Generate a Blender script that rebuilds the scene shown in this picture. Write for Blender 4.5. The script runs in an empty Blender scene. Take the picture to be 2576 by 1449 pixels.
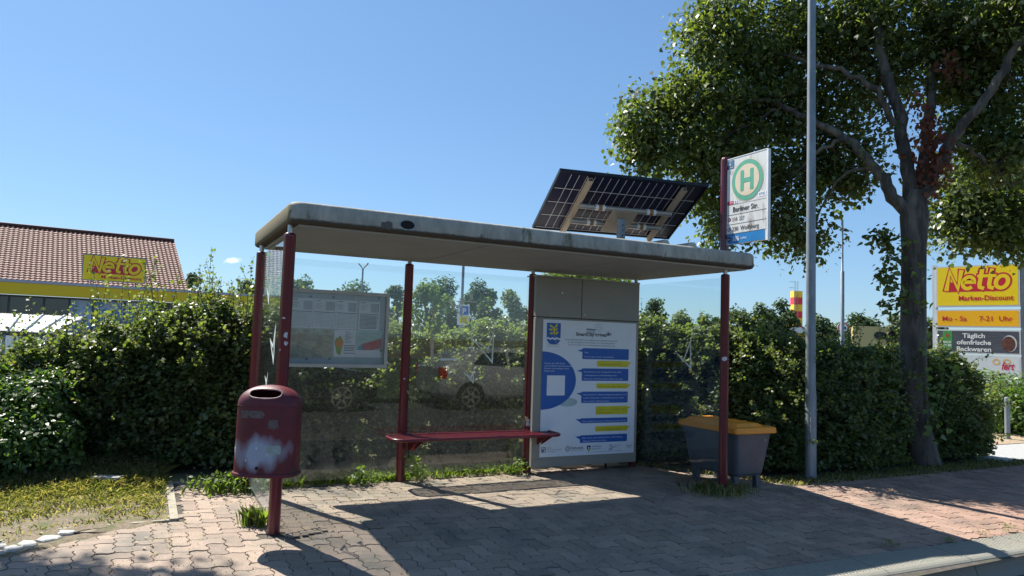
import bpy, math, random
import numpy as np
from mathutils import Vector, Matrix
R = math.radians
random.seed(7); rng = np.random.default_rng(7)
scene = bpy.context.scene
col = scene.collection

# ------------------------------------------------------------------ camera, sky, sun, exposure
F, PITCH, ROLL, CAMH, PW, PH = 1785.5, 0.071448, 0.033714, 1.4666, 2576.0, 1449.0
_fw = np.array([0, math.cos(PITCH), math.sin(PITCH)]); _rt = np.array([1.0, 0, 0]); _up = np.cross(_rt, _fw)
_r2 = math.cos(ROLL) * _rt + math.sin(ROLL) * _up; _u2 = -math.sin(ROLL) * _rt + math.cos(ROLL) * _up
CAM = np.array([0, 0, CAMH])
cd = bpy.data.cameras.new('camera'); cam = bpy.data.objects.new('camera', cd); col.objects.link(cam)
cd.sensor_width = 36.0; cd.lens = 36.0 * F / PW; cd.clip_start = 0.05; cd.clip_end = 2000
m = Matrix(((_r2[0], _u2[0], -_fw[0], 0), (_r2[1], _u2[1], -_fw[1], 0), (_r2[2], _u2[2], -_fw[2], CAMH), (0, 0, 0, 1)))
cam.matrix_world = m; scene.camera = cam

SUN_AZ, SUN_EL = R(-49.5), R(51.6)          # azimuth from +Y towards +X
sun_dir = Vector((math.sin(SUN_AZ) * math.cos(SUN_EL), math.cos(SUN_AZ) * math.cos(SUN_EL), math.sin(SUN_EL)))
sl = bpy.data.lights.new('sun', 'SUN'); sl.energy = 5.0; sl.angle = R(0.5); sl.color = (1.0, 0.955, 0.87)
so = bpy.data.objects.new('sun', sl); so.rotation_euler = sun_dir.to_track_quat('Z', 'Y').to_euler(); col.objects.link(so)

def at(X, Y, depth):
    """point at a given depth (metres along +Y) seen at photo position X, Y (2576 px wide frame)"""
    d = (X - PW / 2) / F * _r2 - (Y - PH / 2) / F * _u2 + _fw
    return CAM + d * (depth / d[1])
def direction(X, Y):
    d = (X - PW / 2) / F * _r2 - (Y - PH / 2) / F * _u2 + _fw
    return d / np.linalg.norm(d)

w = bpy.data.worlds.new("World"); scene.world = w; w.use_nodes = True
nt = w.node_tree; nt.nodes.clear()
sky = nt.nodes.new('ShaderNodeTexSky'); sky.sky_type = 'NISHITA'; sky.sun_disc = False
sky.sun_elevation = SUN_EL; sky.sun_rotation = SUN_AZ; sky.air_density = 1.0; sky.dust_density = 0.35; sky.ozone_density = 2.2
tc = nt.nodes.new('ShaderNodeTexCoord')
hs = nt.nodes.new('ShaderNodeHueSaturation'); hs.inputs['Saturation'].default_value = 1.05
# the one small white cloud low on the left
cdir = direction(586, 655)
vs = nt.nodes.new('ShaderNodeVectorMath'); vs.operation = 'SUBTRACT'; vs.inputs[1].default_value = tuple(cdir)
vm = nt.nodes.new('ShaderNodeVectorMath'); vm.operation = 'MULTIPLY'; vm.inputs[1].default_value = (60, 60, 190)
nz = nt.nodes.new('ShaderNodeTexNoise'); nz.inputs['Scale'].default_value = 90; nz.inputs['Detail'].default_value = 6
vl = nt.nodes.new('ShaderNodeVectorMath'); vl.operation = 'LENGTH'
ma = nt.nodes.new('ShaderNodeMath'); ma.operation = 'MULTIPLY_ADD'; ma.inputs[1].default_value = 2.2
mr = nt.nodes.new('ShaderNodeMapRange'); mr.inputs['From Min'].default_value = 1.9; mr.inputs['From Max'].default_value = 1.0
mx = nt.nodes.new('ShaderNodeMix'); mx.data_type = 'RGBA'; mx.inputs[7].default_value = (13, 13, 13.2, 1)
bg = nt.nodes.new('ShaderNodeBackground'); bg.inputs['Strength'].default_value = 0.070
wo = nt.nodes.new('ShaderNodeOutputWorld'); L = nt.links.new
gm = nt.nodes.new('ShaderNodeGamma'); gm.inputs[1].default_value = .65; ml = nt.nodes.new('ShaderNodeMix'); ml.data_type = 'RGBA'; ml.blend_type = 'MULTIPLY'; ml.inputs[0].default_value = 1; ml.inputs[7].default_value = (1.10, 1.46, 1.86, 1)
L(sky.outputs[0], gm.inputs[0]); L(gm.outputs[0], ml.inputs[6]); L(ml.outputs[2], hs.inputs['Color']); L(tc.outputs['Generated'], vs.inputs[0]); L(vs.outputs[0], vm.inputs[0]); L(vm.outputs[0], vl.inputs[0])
L(tc.outputs['Generated'], nz.inputs['Vector']); L(nz.outputs[0], ma.inputs[0]); L(vl.outputs['Value'], ma.inputs[2]); L(ma.outputs[0], mr.inputs['Value'])
L(mr.outputs[0], mx.inputs[0]); L(hs.outputs[0], mx.inputs[6]); L(mx.outputs[2], bg.inputs[0]); L(bg.outputs[0], wo.inputs[0])
scene.view_settings.view_transform = 'Standard'; scene.view_settings.look = 'None'
scene.view_settings.exposure = 1.05; scene.view_settings.gamma = 1.0
scene.cycles.max_bounces = 10; scene.cycles.transparent_max_bounces = 24

# ------------------------------------------------------------------ frames
YAW = 0.4717971; FLx, FLy = -1.6749, 5.2819; D = 1.5; BW = 1.4528; U = 4.332; HP = 2.2
EX = np.array([math.cos(YAW), math.sin(YAW), 0]); EY = np.array([-math.sin(YAW), math.cos(YAW), 0]); FL = np.array([FLx, FLy, 0])
def uv(P): P = np.asarray(P) - FL; return np.array([P @ EX, P @ EY, P[2]])
def wl(u, v, z=0.0): return FL + EX * u + EY * v + np.array([0, 0, z])
def pix_v(X, Y, v):      # local point on the plane v = const
    d = (X - PW / 2) / F * _r2 - (Y - PH / 2) / F * _u2 + _fw
    return uv(CAM + d * (((FL + EY * v - CAM) @ EY) / (d @ EY)))
def pix_u(X, Y, u):
    d = (X - PW / 2) / F * _r2 - (Y - PH / 2) / F * _u2 + _fw
    return uv(CAM + d * (((FL + EX * u - CAM) @ EX) / (d @ EX)))

# ------------------------------------------------------------------ object helpers
ORG = {}
def tag(o, label=None, cat=None, group=None, kind=None):
    if label: o['label'] = label
    if cat: o['category'] = cat
    if group: o['group'] = group
    if kind: o['kind'] = kind
    return o
def thing(name, label, cat, org=(0, 0, 0), group=None, frame='L', rz=0.0):
    """Empty at the base. frame L: coordinates given in the shelter's frame; W: world; C: own frame at org turned by rz."""
    o = bpy.data.objects.new(name, None); o.empty_display_size = 0.2; col.objects.link(o)
    if frame == 'L': o.location = wl(*org); o.rotation_euler = (0, 0, YAW); ORG[o.name] = np.array(org, float)
    elif frame == 'W': o.location = org; ORG[o.name] = np.array(org, float)
    else: o.location = org; o.rotation_euler = (0, 0, rz); ORG[o.name] = np.zeros(3)
    return tag(o, label, cat, group)
def org_of(p):
    while p is not None:
        if p.name in ORG: return ORG[p.name]
        p = p.parent
    return np.zeros(3)

class MB:
    def __init__(s): s.v = []; s.f = []; s.mi = []; s.sm = []
    def add(s, vs, fs, mi=0, smooth=False):
        n = len(s.v); s.v += [tuple(map(float, p)) for p in vs]; s.f += [tuple(i + n for i in f) for f in fs]
        s.mi += [mi] * len(fs); s.sm += [smooth] * len(fs); return s
    def box(s, x0, x1, y0, y1, z0, z1, mi=0, c=0.0):
        if c <= 0:
            return s.add([(x0,y0,z0),(x1,y0,z0),(x1,y1,z0),(x0,y1,z0),(x0,y0,z1),(x1,y0,z1),(x1,y1,z1),(x0,y1,z1)],
                  [(0,3,2,1),(4,5,6,7),(0,1,5,4),(1,2,6,5),(2,3,7,6),(3,0,4,7)], mi)
        b = bpy_bevel_box(x0, x1, y0, y1, z0, z1, c); return s.add(b[0], b[1], mi)
    def tube(s, pts, rad, n=12, mi=0, caps=True, smooth=True):
        pts = [np.array(p, float) for p in pts]; k = len(pts)
        if not hasattr(rad, '__len__'): rad = [rad] * k
        ref = None; rings = []
        for i in range(k):
            t = pts[min(i + 1, k - 1)] - pts[max(i - 1, 0)]; t /= (np.linalg.norm(t) + 1e-12)
            if ref is None: ref = np.array([1, 0, 0]) if abs(t[2]) > .9 else np.array([0, 0, 1.0])
            a = np.cross(t, ref); a /= (np.linalg.norm(a) + 1e-12); b = np.cross(a, t); ref = b
            rings.append([pts[i] + rad[i] * (math.cos(2 * math.pi * j / n) * a + math.sin(2 * math.pi * j / n) * b) for j in range(n)])
        vs = [p for r in rings for p in r]
        fs = [(i * n + j, i * n + (j + 1) % n, (i + 1) * n + (j + 1) % n, (i + 1) * n + j) for i in range(k - 1) for j in range(n)]
        s.add(vs, fs, mi, smooth)
        if caps: s.add(rings[0], [tuple(range(n))], mi); s.add(rings[-1], [tuple(reversed(range(n)))], mi)
        return s
    def loft(s, rings, mi=0, smooth=True, cap0=True, cap1=True):
        n = len(rings[0]); vs = [p for r in rings for p in r]
        fs = [(i * n + j, i * n + (j + 1) % n, (i + 1) * n + (j + 1) % n, (i + 1) * n + j) for i in range(len(rings) - 1) for j in range(n)]
        s.add(vs, fs, mi, smooth)
        if cap0: s.add(rings[0], [tuple(reversed(range(n)))], mi)
        if cap1: s.add(rings[-1], [tuple(range(n))], mi)
        return s
    def prism(s, poly, axis, a0, a1, mi=0):
        """poly: 2D outline; axis: 'x','y','z' the extrusion axis"""
        def p3(p, a): return {'x': (a, p[0], p[1]), 'y': (p[0], a, p[1]), 'z': (p[0], p[1], a)}[axis]
        n = len(poly); vs = [p3(p, a0) for p in poly] + [p3(p, a1) for p in poly]
        return s.add(vs, [tuple(range(n)), tuple(reversed(range(n, 2 * n)))] + [(i, (i + 1) % n, n + (i + 1) % n, n + i) for i in range(n)], mi)
    def build(s, name, mats, parent=None, org=None):
        me = bpy.data.meshes.new(name); o0 = org_of(parent) if org is None else np.array(org)
        v = np.array(s.v) - o0
        me.from_pydata(v.tolist(), [], s.f)
        if not isinstance(mats, (list, tuple)): mats = [mats]
        for q in mats: me.materials.append(q)
        me.polygons.foreach_set('material_index', s.mi); me.polygons.foreach_set('use_smooth', s.sm)
        bm_fix(me)
        o = bpy.data.objects.new(name, me); col.objects.link(o)
        if parent is not None: o.parent = parent
        return o
def bm_fix(me):
    import bmesh
    if len(me.polygons) > 60000: me.update(); return
    b = bmesh.new(); b.from_mesh(me); bmesh.ops.recalc_face_normals(b, faces=b.faces); b.to_mesh(me); b.free(); me.update()
def bpy_bevel_box(x0, x1, y0, y1, z0, z1, c):
    import bmesh
    b = bmesh.new(); bmesh.ops.create_cube(b, size=1)
    for v in b.verts: v.co = Vector((x0 + (v.co.x + .5) * (x1 - x0), y0 + (v.co.y + .5) * (y1 - y0), z0 + (v.co.z + .5) * (z1 - z0)))
    bmesh.ops.bevel(b, geom=list(b.edges), offset=c, segments=2, affect='EDGES', profile=.5)
    b.verts.index_update(); vs = [tuple(v.co) for v in b.verts]; fs = [tuple(v.index for v in f.verts) for f in b.faces]; b.free(); return vs, fs
def rrect(x0, x1, y0, y1, r, n=6):
    pts = []
    for cx, cy, a0 in ((x1 - r, y1 - r, 0), (x0 + r, y1 - r, 90), (x0 + r, y0 + r, 180), (x1 - r, y0 + r, 270)):
        for i in range(n + 1): a = R(a0 + 90 * i / n); pts.append((cx + r * math.cos(a), cy + r * math.sin(a)))
    return pts

# ------------------------------------------------------------------ materials
def node(nt, t, **k):
    n = nt.nodes.new(t)
    for a, b in k.items(): setattr(n, a, b)
    return n
def mat(name, c1, c2=None, rough=0.6, metal=0.0, scale=8.0, bump=0.0, bscale=60.0, spec=0.5, coat=0.0, stretch=(1, 1, 1), dirt=None, contrast=(0.35, 0.65), island=0.0, dirt_scale=3.0, dirt_range=(0.55, 0.7), rough2=None):
    M = bpy.data.materials.new(name); M.use_nodes = True; t = M.node_tree; P = t.nodes['Principled BSDF']; Lk = t.links.new
    P.inputs['Roughness'].default_value = rough; P.inputs['Metallic'].default_value = metal
    P.inputs['Specular IOR Level'].default_value = spec; P.inputs['Coat Weight'].default_value = coat; P.inputs['Coat Roughness'].default_value = 0.08
    c2 = c2 or tuple(x * .85 for x in c1)
    tcn = node(t, 'ShaderNodeTexCoord'); mp = node(t, 'ShaderNodeMapping'); mp.inputs['Scale'].default_value = stretch; Lk(tcn.outputs['Object'], mp.inputs['Vector'])
    nz = node(t, 'ShaderNodeTexNoise'); nz.inputs['Scale'].default_value = scale; nz.inputs['Detail'].default_value = 6; nz.inputs['Roughness'].default_value = .62; Lk(mp.outputs[0], nz.inputs['Vector'])
    mr = node(t, 'ShaderNodeMapRange'); mr.inputs['From Min'].default_value = contrast[0]; mr.inputs['From Max'].default_value = contrast[1]; Lk(nz.outputs[0], mr.inputs['Value'])
    mx = node(t, 'ShaderNodeMix', data_type='RGBA'); mx.inputs[6].default_value = (*c1, 1); mx.inputs[7].default_value = (*c2, 1); Lk(mr.outputs[0], mx.inputs[0])
    out = mx.outputs[2]
    if dirt:
        n2 = node(t, 'ShaderNodeTexNoise'); n2.inputs['Scale'].default_value = dirt_scale; n2.inputs['Detail'].default_value = 8; n2.inputs['Roughness'].default_value = .7; Lk(mp.outputs[0], n2.inputs['Vector'])
        m2 = node(t, 'ShaderNodeMapRange'); m2.inputs['From Min'].default_value = dirt_range[0]; m2.inputs['From Max'].default_value = dirt_range[1]; Lk(n2.outputs[0], m2.inputs['Value'])
        x2 = node(t, 'ShaderNodeMix', data_type='RGBA'); x2.inputs[7].default_value = (*dirt, 1); Lk(m2.outputs[0], x2.inputs[0]); Lk(out, x2.inputs[6]); out = x2.outputs[2]
    if island:
        g = node(t, 'ShaderNodeNewGeometry'); h = node(t, 'ShaderNodeHueSaturation'); m3 = node(t, 'ShaderNodeMapRange')
        m3.inputs['To Min'].default_value = 1 - island; m3.inputs['To Max'].default_value = 1 + island; Lk(g.outputs['Random Per Island'], m3.inputs['Value']); Lk(m3.outputs[0], h.inputs['Value']); Lk(out, h.inputs['Color']); out = h.outputs[0]
    Lk(out, P.inputs['Base Color'])
    if rough2 is not None:
        m4 = node(t, 'ShaderNodeMapRange'); m4.inputs['From Min'].default_value = .3; m4.inputs['From Max'].default_value = .7; m4.inputs['To Min'].default_value = rough; m4.inputs['To Max'].default_value = rough2
        Lk(nz.outputs[0], m4.inputs['Value']); Lk(m4.outputs[0], P.inputs['Roughness'])
    if bump:
        n3 = node(t, 'ShaderNodeTexNoise'); n3.inputs['Scale'].default_value = bscale; n3.inputs['Detail'].default_value = 4; Lk(mp.outputs[0], n3.inputs['Vector'])
        b = node(t, 'ShaderNodeBump'); b.inputs['Strength'].default_value = bump; b.inputs['Distance'].default_value = .01; Lk(n3.outputs[0], b.inputs['Height']); Lk(b.outputs[0], P.inputs['Normal'])
    return M
def leafmat(name, c1, c2, trans=0.35, rough=0.45, spec=0.5, tcol=None):
    M = bpy.data.materials.new(name); M.use_nodes = True; t = M.node_tree; P = t.nodes['Principled BSDF']; Lk = t.links.new; out = t.nodes['Material Output']
    g = node(t, 'ShaderNodeNewGeometry'); mx = node(t, 'ShaderNodeMix', data_type='RGBA'); mx.inputs[6].default_value = (*c1, 1); mx.inputs[7].default_value = (*c2, 1)
    Lk(g.outputs['Random Per Island'], mx.inputs[0]); Lk(mx.outputs[2], P.inputs['Base Color'])
    P.inputs['Roughness'].default_value = rough; P.inputs['Specular IOR Level'].default_value = spec
    tr = node(t, 'ShaderNodeBsdfTranslucent'); h = node(t, 'ShaderNodeMix', data_type='RGBA', blend_type='MULTIPLY'); h.inputs[0].default_value = 1.0
    h.inputs[7].default_value = (*(tcol or (1.6, 1.9, .5)), 1); Lk(mx.outputs[2], h.inputs[6]); Lk(h.outputs[2], tr.inputs['Color'])
    ms = node(t, 'ShaderNodeMixShader'); ms.inputs[0].default_value = trans; Lk(P.outputs[0], ms.inputs[1]); Lk(tr.outputs[0], ms.inputs[2]); Lk(ms.outputs[0], out.inputs[0])
    return M
def glassmat(name, dust=0.06, tint=(.93, .97, .95), dustcol=(.75, .78, .76), low=0.0, refl=1.0):
    M = bpy.data.materials.new(name); M.use_nodes = True; t = M.node_tree; Lk = t.links.new; out = t.nodes['Material Output']; t.nodes.remove(t.nodes['Principled BSDF'])
    g = node(t, 'ShaderNodeNewGeometry'); dt = node(t, 'ShaderNodeVectorMath', operation='DOT_PRODUCT'); Lk(g.outputs['Incoming'], dt.inputs[0]); Lk(g.outputs['Normal'], dt.inputs[1])
    ab = node(t, 'ShaderNodeMath', operation='ABSOLUTE'); Lk(dt.outputs['Value'], ab.inputs[0]); om = node(t, 'ShaderNodeMath', operation='SUBTRACT'); om.inputs[0].default_value = 1; Lk(ab.outputs[0], om.inputs[1])
    pw = node(t, 'ShaderNodeMath', operation='POWER'); pw.inputs[1].default_value = 5; Lk(om.outputs[0], pw.inputs[0])
    ad = node(t, 'ShaderNodeMath', operation='MULTIPLY_ADD'); ad.inputs[1].default_value = .955 * refl; ad.inputs[2].default_value = .045 * refl; Lk(pw.outputs[0], ad.inputs[0])
    tr = node(t, 'ShaderNodeBsdfTransparent'); tr.inputs[0].default_value = (*tint, 1); gl = node(t, 'ShaderNodeBsdfGlossy'); gl.inputs['Roughness'].default_value = 0.0
    m1 = node(t, 'ShaderNodeMixShader'); Lk(ad.outputs[0], m1.inputs[0]); Lk(tr.outputs[0], m1.inputs[1]); Lk(gl.outputs[0], m1.inputs[2])
    df = node(t, 'ShaderNodeBsdfDiffuse'); df.inputs[0].default_value = (*dustcol, 1); tl = node(t, 'ShaderNodeBsdfTranslucent'); tl.inputs[0].default_value = (*dustcol, 1)
    a2 = node(t, 'ShaderNodeAddShader'); Lk(df.outputs[0], a2.inputs[0]); Lk(tl.outputs[0], a2.inputs[1])
    tcn = node(t, 'ShaderNodeTexCoord'); nz = node(t, 'ShaderNodeTexNoise'); nz.inputs['Scale'].default_value = 2.5; nz.inputs['Detail'].default_value = 8; nz.inputs['Roughness'].default_value = .65; Lk(tcn.outputs['Object'], nz.inputs['Vector'])
    mr = node(t, 'ShaderNodeMapRange'); mr.inputs['From Min'].default_value = .3; mr.inputs['From Max'].default_value = .75; mr.inputs['To Min'].default_value = dust * .5; mr.inputs['To Max'].default_value = dust * 1.8; Lk(nz.outputs[0], mr.inputs['Value'])
    sx = node(t, 'ShaderNodeSeparateXYZ'); Lk(tcn.outputs['Object'], sx.inputs[0])   # splash dirt near the ground
    m2 = node(t, 'ShaderNodeMapRange'); m2.inputs['From Min'].default_value = .55; m2.inputs['From Max'].default_value = .05; m2.inputs['To Min'].default_value = 0; m2.inputs['To Max'].default_value = low; Lk(sx.outputs['Z'], m2.inputs['Value'])
    sm = node(t, 'ShaderNodeMath', operation='ADD'); Lk(mr.outputs[0], sm.inputs[0]); Lk(m2.outputs[0], sm.inputs[1])
    m3 = node(t, 'ShaderNodeMixShader'); Lk(sm.outputs[0], m3.inputs[0]); Lk(m1.outputs[0], m3.inputs[1]); Lk(a2.outputs[0], m3.inputs[2]); Lk(m3.outputs[0], out.inputs[0])
    return M
K = {}
K['red'] = mat('burgundy_paint', (.135, .006, .017), (.09, .004, .012), rough=.28, rough2=.42, scale=5, coat=.3, dirt=(.09, .03, .03), dirt_range=(.66, .74), dirt_scale=7)
K['redbin'] = mat('burgundy_bin_paint', (.13, .006, .016), (.08, .004, .011), rough=.38, rough2=.6, scale=6, bump=.05, dirt=(.06, .035, .028), dirt_range=(.58, .72), dirt_scale=6)
K['steel'] = mat('brushed_steel', (.5, .49, .47), rough=.35, metal=.85)
K['galv'] = mat('galvanised_steel', (.26, .30, .33), (.17, .20, .225), rough=.55, metal=.35, scale=14, stretch=(1, 1, .25), dirt=(.12, .14, .15), dirt_range=(.6, .75))
K['dark'] = mat('dark_interior', (.01, .01, .01), rough=.9)
K['beige'] = mat('beige_grey_coating', (.30, .285, .245), (.27, .255, .22), rough=.5, scale=3)
K['soffit'] = mat('soffit_panel', (.33, .34, .335), (.29, .30, .295), rough=.7, scale=3)
K['alu'] = mat('anodised_aluminium', (.40, .37, .33), (.35, .32, .29), rough=.42, metal=.5)
K['white'] = mat('white_print', (.78, .80, .84), (.75, .77, .81), rough=.45)
K['black'] = mat('black_print', (.015, .015, .02), rough=.6)
K['grey'] = mat('grey_print', (.12, .13, .16), rough=.6)
K['lgrey'] = mat('light_grey_print', (.30, .31, .34), rough=.6)
K['blue'] = mat('blue_print', (.012, .11, .42), (.012, .10, .40), rough=.45)
K['yellow'] = mat('yellow_print', (.72, .60, .02), rough=.45)
K['navy'] = mat('navy_print', (.015, .02, .10), rough=.5)
K['maroon'] = mat('maroon_print', (.16, .01, .04), rough=.5)
K['asphalt'] = mat('asphalt', (.055, .055, .058), (.04, .04, .042), rough=.9, scale=30, bump=.3, bscale=300)
K['signyellow'] = mat('sign_yellow', (.92, .66, .0), (.9, .63, .0), rough=.35)
K['signorange'] = mat('sign_orange', (.93, .47, .0), (.9, .45, .0), rough=.35)
K['signred'] = mat('sign_red', (.62, .012, .03), rough=.35)
K['signwhite'] = mat('sign_white', (.82, .83, .82), rough=.4)
K['bark'] = mat('linden_bark', (.115, .095, .08), (.05, .042, .036), rough=.9, scale=12, stretch=(1, 1, .22), bump=1.0, bscale=22, dirt=(.16, .15, .11), dirt_scale=4, contrast=(.42, .56))
K['twig'] = mat('twig_bark', (.10, .075, .045), (.05, .04, .03), rough=.85)
K['stem'] = mat('green_stem', (.11, .15, .04), (.08, .11, .03), rough=.7)
K['lin1'] = leafmat('linden_leaf', (.050, .078, .026), (.135, .165, .058), trans=.46, rough=.42, spec=.5, tcol=(1.45, 1.55, .5))
K['lin2'] = leafmat('linden_bract', (.22, .26, .07), (.28, .30, .11), trans=.45, rough=.6)
K['maple'] = leafmat('field_maple_leaf', (.080, .112, .046), (.18, .215, .095), trans=.52, rough=.38, spec=.6, tcol=(1.4, 1.55, .55))
K['mapletip'] = leafmat('field_maple_young_leaf', (.12, .17, .04), (.19, .17, .07), trans=.45, rough=.45)
K['bush'] = leafmat('bright_bush_leaf', (.06, .115, .03), (.13, .19, .055), trans=.42, rough=.4)
K['deadleaf'] = leafmat('withered_leaf', (.12, .045, .028), (.20, .075, .045), trans=.2, rough=.8, tcol=(1.4, .7, .4))
K['fardark'] = leafmat('far_tree_leaf', (.045, .075, .030), (.085, .12, .05), trans=.25, rough=.7, spec=.2)
K['farmid'] = leafmat('far_tree_bright_leaf', (.09, .13, .03), (.16, .20, .06), trans=.35, rough=.7, spec=.2)
K['farpale'] = leafmat('far_willow_leaf', (.12, .15, .09), (.17, .20, .12), trans=.3, rough=.7, spec=.2)
K['grass'] = leafmat('grass_blade', (.10, .15, .04), (.50, .42, .23), trans=.35, rough=.6, spec=.3, tcol=(1.4, 1.5, .5))
K['weed'] = leafmat('weed_leaf', (.10, .15, .04), (.20, .24, .075), trans=.4, rough=.5)
K['litter'] = leafmat('dry_leaf', (.30, .22, .12), (.42, .34, .2), trans=.2, rough=.8, tcol=(1, .9, .6))
K['hedgecore'] = mat('hedge_shade_core', (.030, .034, .016), (.012, .018, .008), scale=25, contrast=(.45,.55), rough=1.0)  # near-black colour standing for the shade inside the hedges
K['soil'] = mat('soil', (.24, .19, .125), (.11, .085, .055), rough=.95, scale=45, bump=.8, bscale=120, dirt=(.10, .105, .04), dirt_scale=5, dirt_range=(.5, .62))

# ------------------------------------------------------------------ text
def text_mesh(s, shear=0.0, off=0.0, res=3, spacing=1.0, align='LEFT'):
    c = bpy.data.curves.new('t', 'FONT'); c.body = s; c.resolution_u = res; c.shear = shear; c.offset = off; c.space_character = spacing; c.align_x = align; c.fill_mode = 'FRONT'
    o = bpy.data.objects.new('t', c); col.objects.link(o); dg = bpy.context.evaluated_depsgraph_get(); dg.update()
    me = o.evaluated_get(dg).to_mesh(); vs = np.array([v.co[:] for v in me.vertices]).reshape(-1, 3); fs = [tuple(p.vertices) for p in me.polygons]
    o.evaluated_get(dg).to_mesh_clear(); bpy.data.objects.remove(o); bpy.data.curves.remove(c); return vs, fs
class Board:
    """flat printed face: origin (lower left), x direction, y direction, outward normal"""
    def __init__(s, o, xd, yd, step=.0012):
        s.o = np.array(o, float); s.x = np.array(xd, float); s.x /= np.linalg.norm(s.x); s.y = np.array(yd, float); s.y /= np.linalg.norm(s.y); s.n = np.cross(s.x, s.y); s.st = step; s.mb = MB(); s.mats = []
    def mi(s, m):
        if m not in s.mats: s.mats.append(m)
        return s.mats.index(m)
    def P(s, x, y, l=1): return s.o + s.x * x + s.y * y + s.n * (s.st * l)
    def poly(s, pts, m, l=1): s.mb.add([s.P(a, b, l) for a, b in pts], [tuple(range(len(pts)))], s.mi(m)); return s
    def rect(s, x0, y0, x1, y1, m, l=1): return s.poly([(x0, y0), (x1, y0), (x1, y1), (x0, y1)], m, l)
    def rr(s, x0, y0, x1, y1, r, m, l=1): return s.poly(rrect(x0, x1, y0, y1, r, 4), m, l)
    def ell(s, cx, cy, a, b, m, l=1, n=40, a0=0, a1=360):
        return s.poly([(cx + a * math.cos(R(a0 + (a1 - a0) * i / n)), cy + b * math.sin(R(a0 + (a1 - a0) * i / n))) for i in range(n + (a1 - a0 < 360))], m, l)
    def ring(s, cx, cy, a, b, t, m, l=1, n=48):
        vs = []; 
        for i in range(n):
            c, q = math.cos(2 * math.pi * i / n), math.sin(2 * math.pi * i / n); vs += [s.P(cx + a * c, cy + b * q, l), s.P(cx + (a - t) * c, cy + (b - t) * q, l)]
        s.mb.add(vs, [(2 * i, 2 * ((i + 1) % n), 2 * ((i + 1) % n) + 1, 2 * i + 1) for i in range(n)], s.mi(m)); return s
    def stroke(s, pts, t, m, l=1, closed=False):
        k = len(pts)
        for i in range(k if closed else k - 1):
            a = np.array(pts[i], float); b = np.array(pts[(i + 1) % k], float); d = b - a; d /= np.linalg.norm(d) + 1e-9; n = np.array([-d[1], d[0]]) * t / 2
            s.mb.add([s.P(*(a + n), l), s.P(*(b + n), l), s.P(*(b - n), l), s.P(*(a - n), l)], [(0, 1, 2, 3)], s.mi(m))
        return s
    def text(s, body, x, y, h, m, l=2, width=None, center=False, shear=0, off=0, spacing=1.0, ref=None):
        """h: height of capitals"""
        vs, fs = text_mesh(body, shear, off, spacing=spacing)
        if len(vs) == 0: return s
        k = h / (ref or .70); x0, x1 = vs[:, 0].min(), vs[:, 0].max(); kx = k
        if width: kx = width / (x1 - x0)
        ox = x - (x0 * kx if not center else (x0 + x1) / 2 * kx)
        s.mb.add([s.P(ox + v[0] * kx, y + v[1] * k, l) for v in vs], fs, s.mi(m)); return s
    def build(s, name, parent): return s.mb.build(name, s.mats, parent)

# ------------------------------------------------------------------ leaves
SH = {'maple': [(0, 0), (.26, .16), (.5, .30), (.34, .48), (.40, .74), (.15, .66), (0, 1), (-.15, .66), (-.40, .74), (-.34, .48), (-.5, .30), (-.26, .16)],
      'heart': [(0, 0), (.34, .06), (.46, .36), (.26, .74), (0, 1.05), (-.26, .74), (-.46, .36), (-.34, .06)],
      'oval': [(0, 0), (.26, .25), (.24, .65), (0, 1), (-.24, .65), (-.26, .25)],
      'strip': [(0, 0), (.11, .3), (.09, .8), (0, 1), (-.09, .8), (-.11, .3)],
      'clump': [(0, 0), (.45, .2), (.3, .5), (.5, .85), (.1, .8), (-.2, 1), (-.3, .6), (-.5, .4)]}
def fast_mesh(name, verts, nper, mat_, parent=None, org=(0, 0, 0)):
    """verts: (N, nper, 3) separate n-gons"""
    N = len(verts); me = bpy.data.meshes.new(name); v = (verts.reshape(-1, 3) - np.array(org)).astype(np.float32)
    me.vertices.add(N * nper); me.vertices.foreach_set('co', v.ravel()); me.loops.add(N * nper); me.loops.foreach_set('vertex_index', np.arange(N * nper, dtype=np.int32))
    me.polygons.add(N); me.polygons.foreach_set('loop_start', np.arange(0, N * nper, nper, dtype=np.int32)); me.polygons.foreach_set('loop_total', np.full(N, nper, dtype=np.int32))
    me.materials.append(mat_); me.update(calc_edges=True); o = bpy.data.objects.new(name, me); col.objects.link(o)
    if parent is not None: o.parent = parent
    return o
def leaf_verts(pos, nrm, size, shape, fold=.25, up=None, droop=0.0):
    N = len(pos); nrm = nrm / (np.linalg.norm(nrm, axis=1, keepdims=True) + 1e-9)
    r = rng.normal(size=(N, 3)) if up is None else up + rng.normal(size=(N, 3)) * .35
    if droop: r[:, 2] -= droop
    t = r - nrm * (r * nrm).sum(1, keepdims=True); t /= (np.linalg.norm(t, axis=1, keepdims=True) + 1e-9)
    b = np.cross(nrm, t); sh = np.array(SH[shape]); sz = np.broadcast_to(np.asarray(size, float), (N,))[:, None, None]
    X = sh[None, :, 0, None]; Y = sh[None, :, 1, None] - .4
    return pos[:, None, :] + sz * (X * b[:, None, :] + Y * t[:, None, :] + (np.abs(X) * fold - Y * Y * .25) * nrm[:, None, :])
def lumps(P, sc, seed=0, amp=1.0):
    """cheap smooth pseudo noise in -1..1"""
    r = np.random.default_rng(seed); out = np.zeros(len(P))
    for k in range(6):
        d = r.normal(size=3) * sc * (1 + .5 * k); out += np.sin(P @ d + r.uniform(0, 6.28)) / (1 + .35 * k)
    return out / 3.2 * amp

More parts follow.
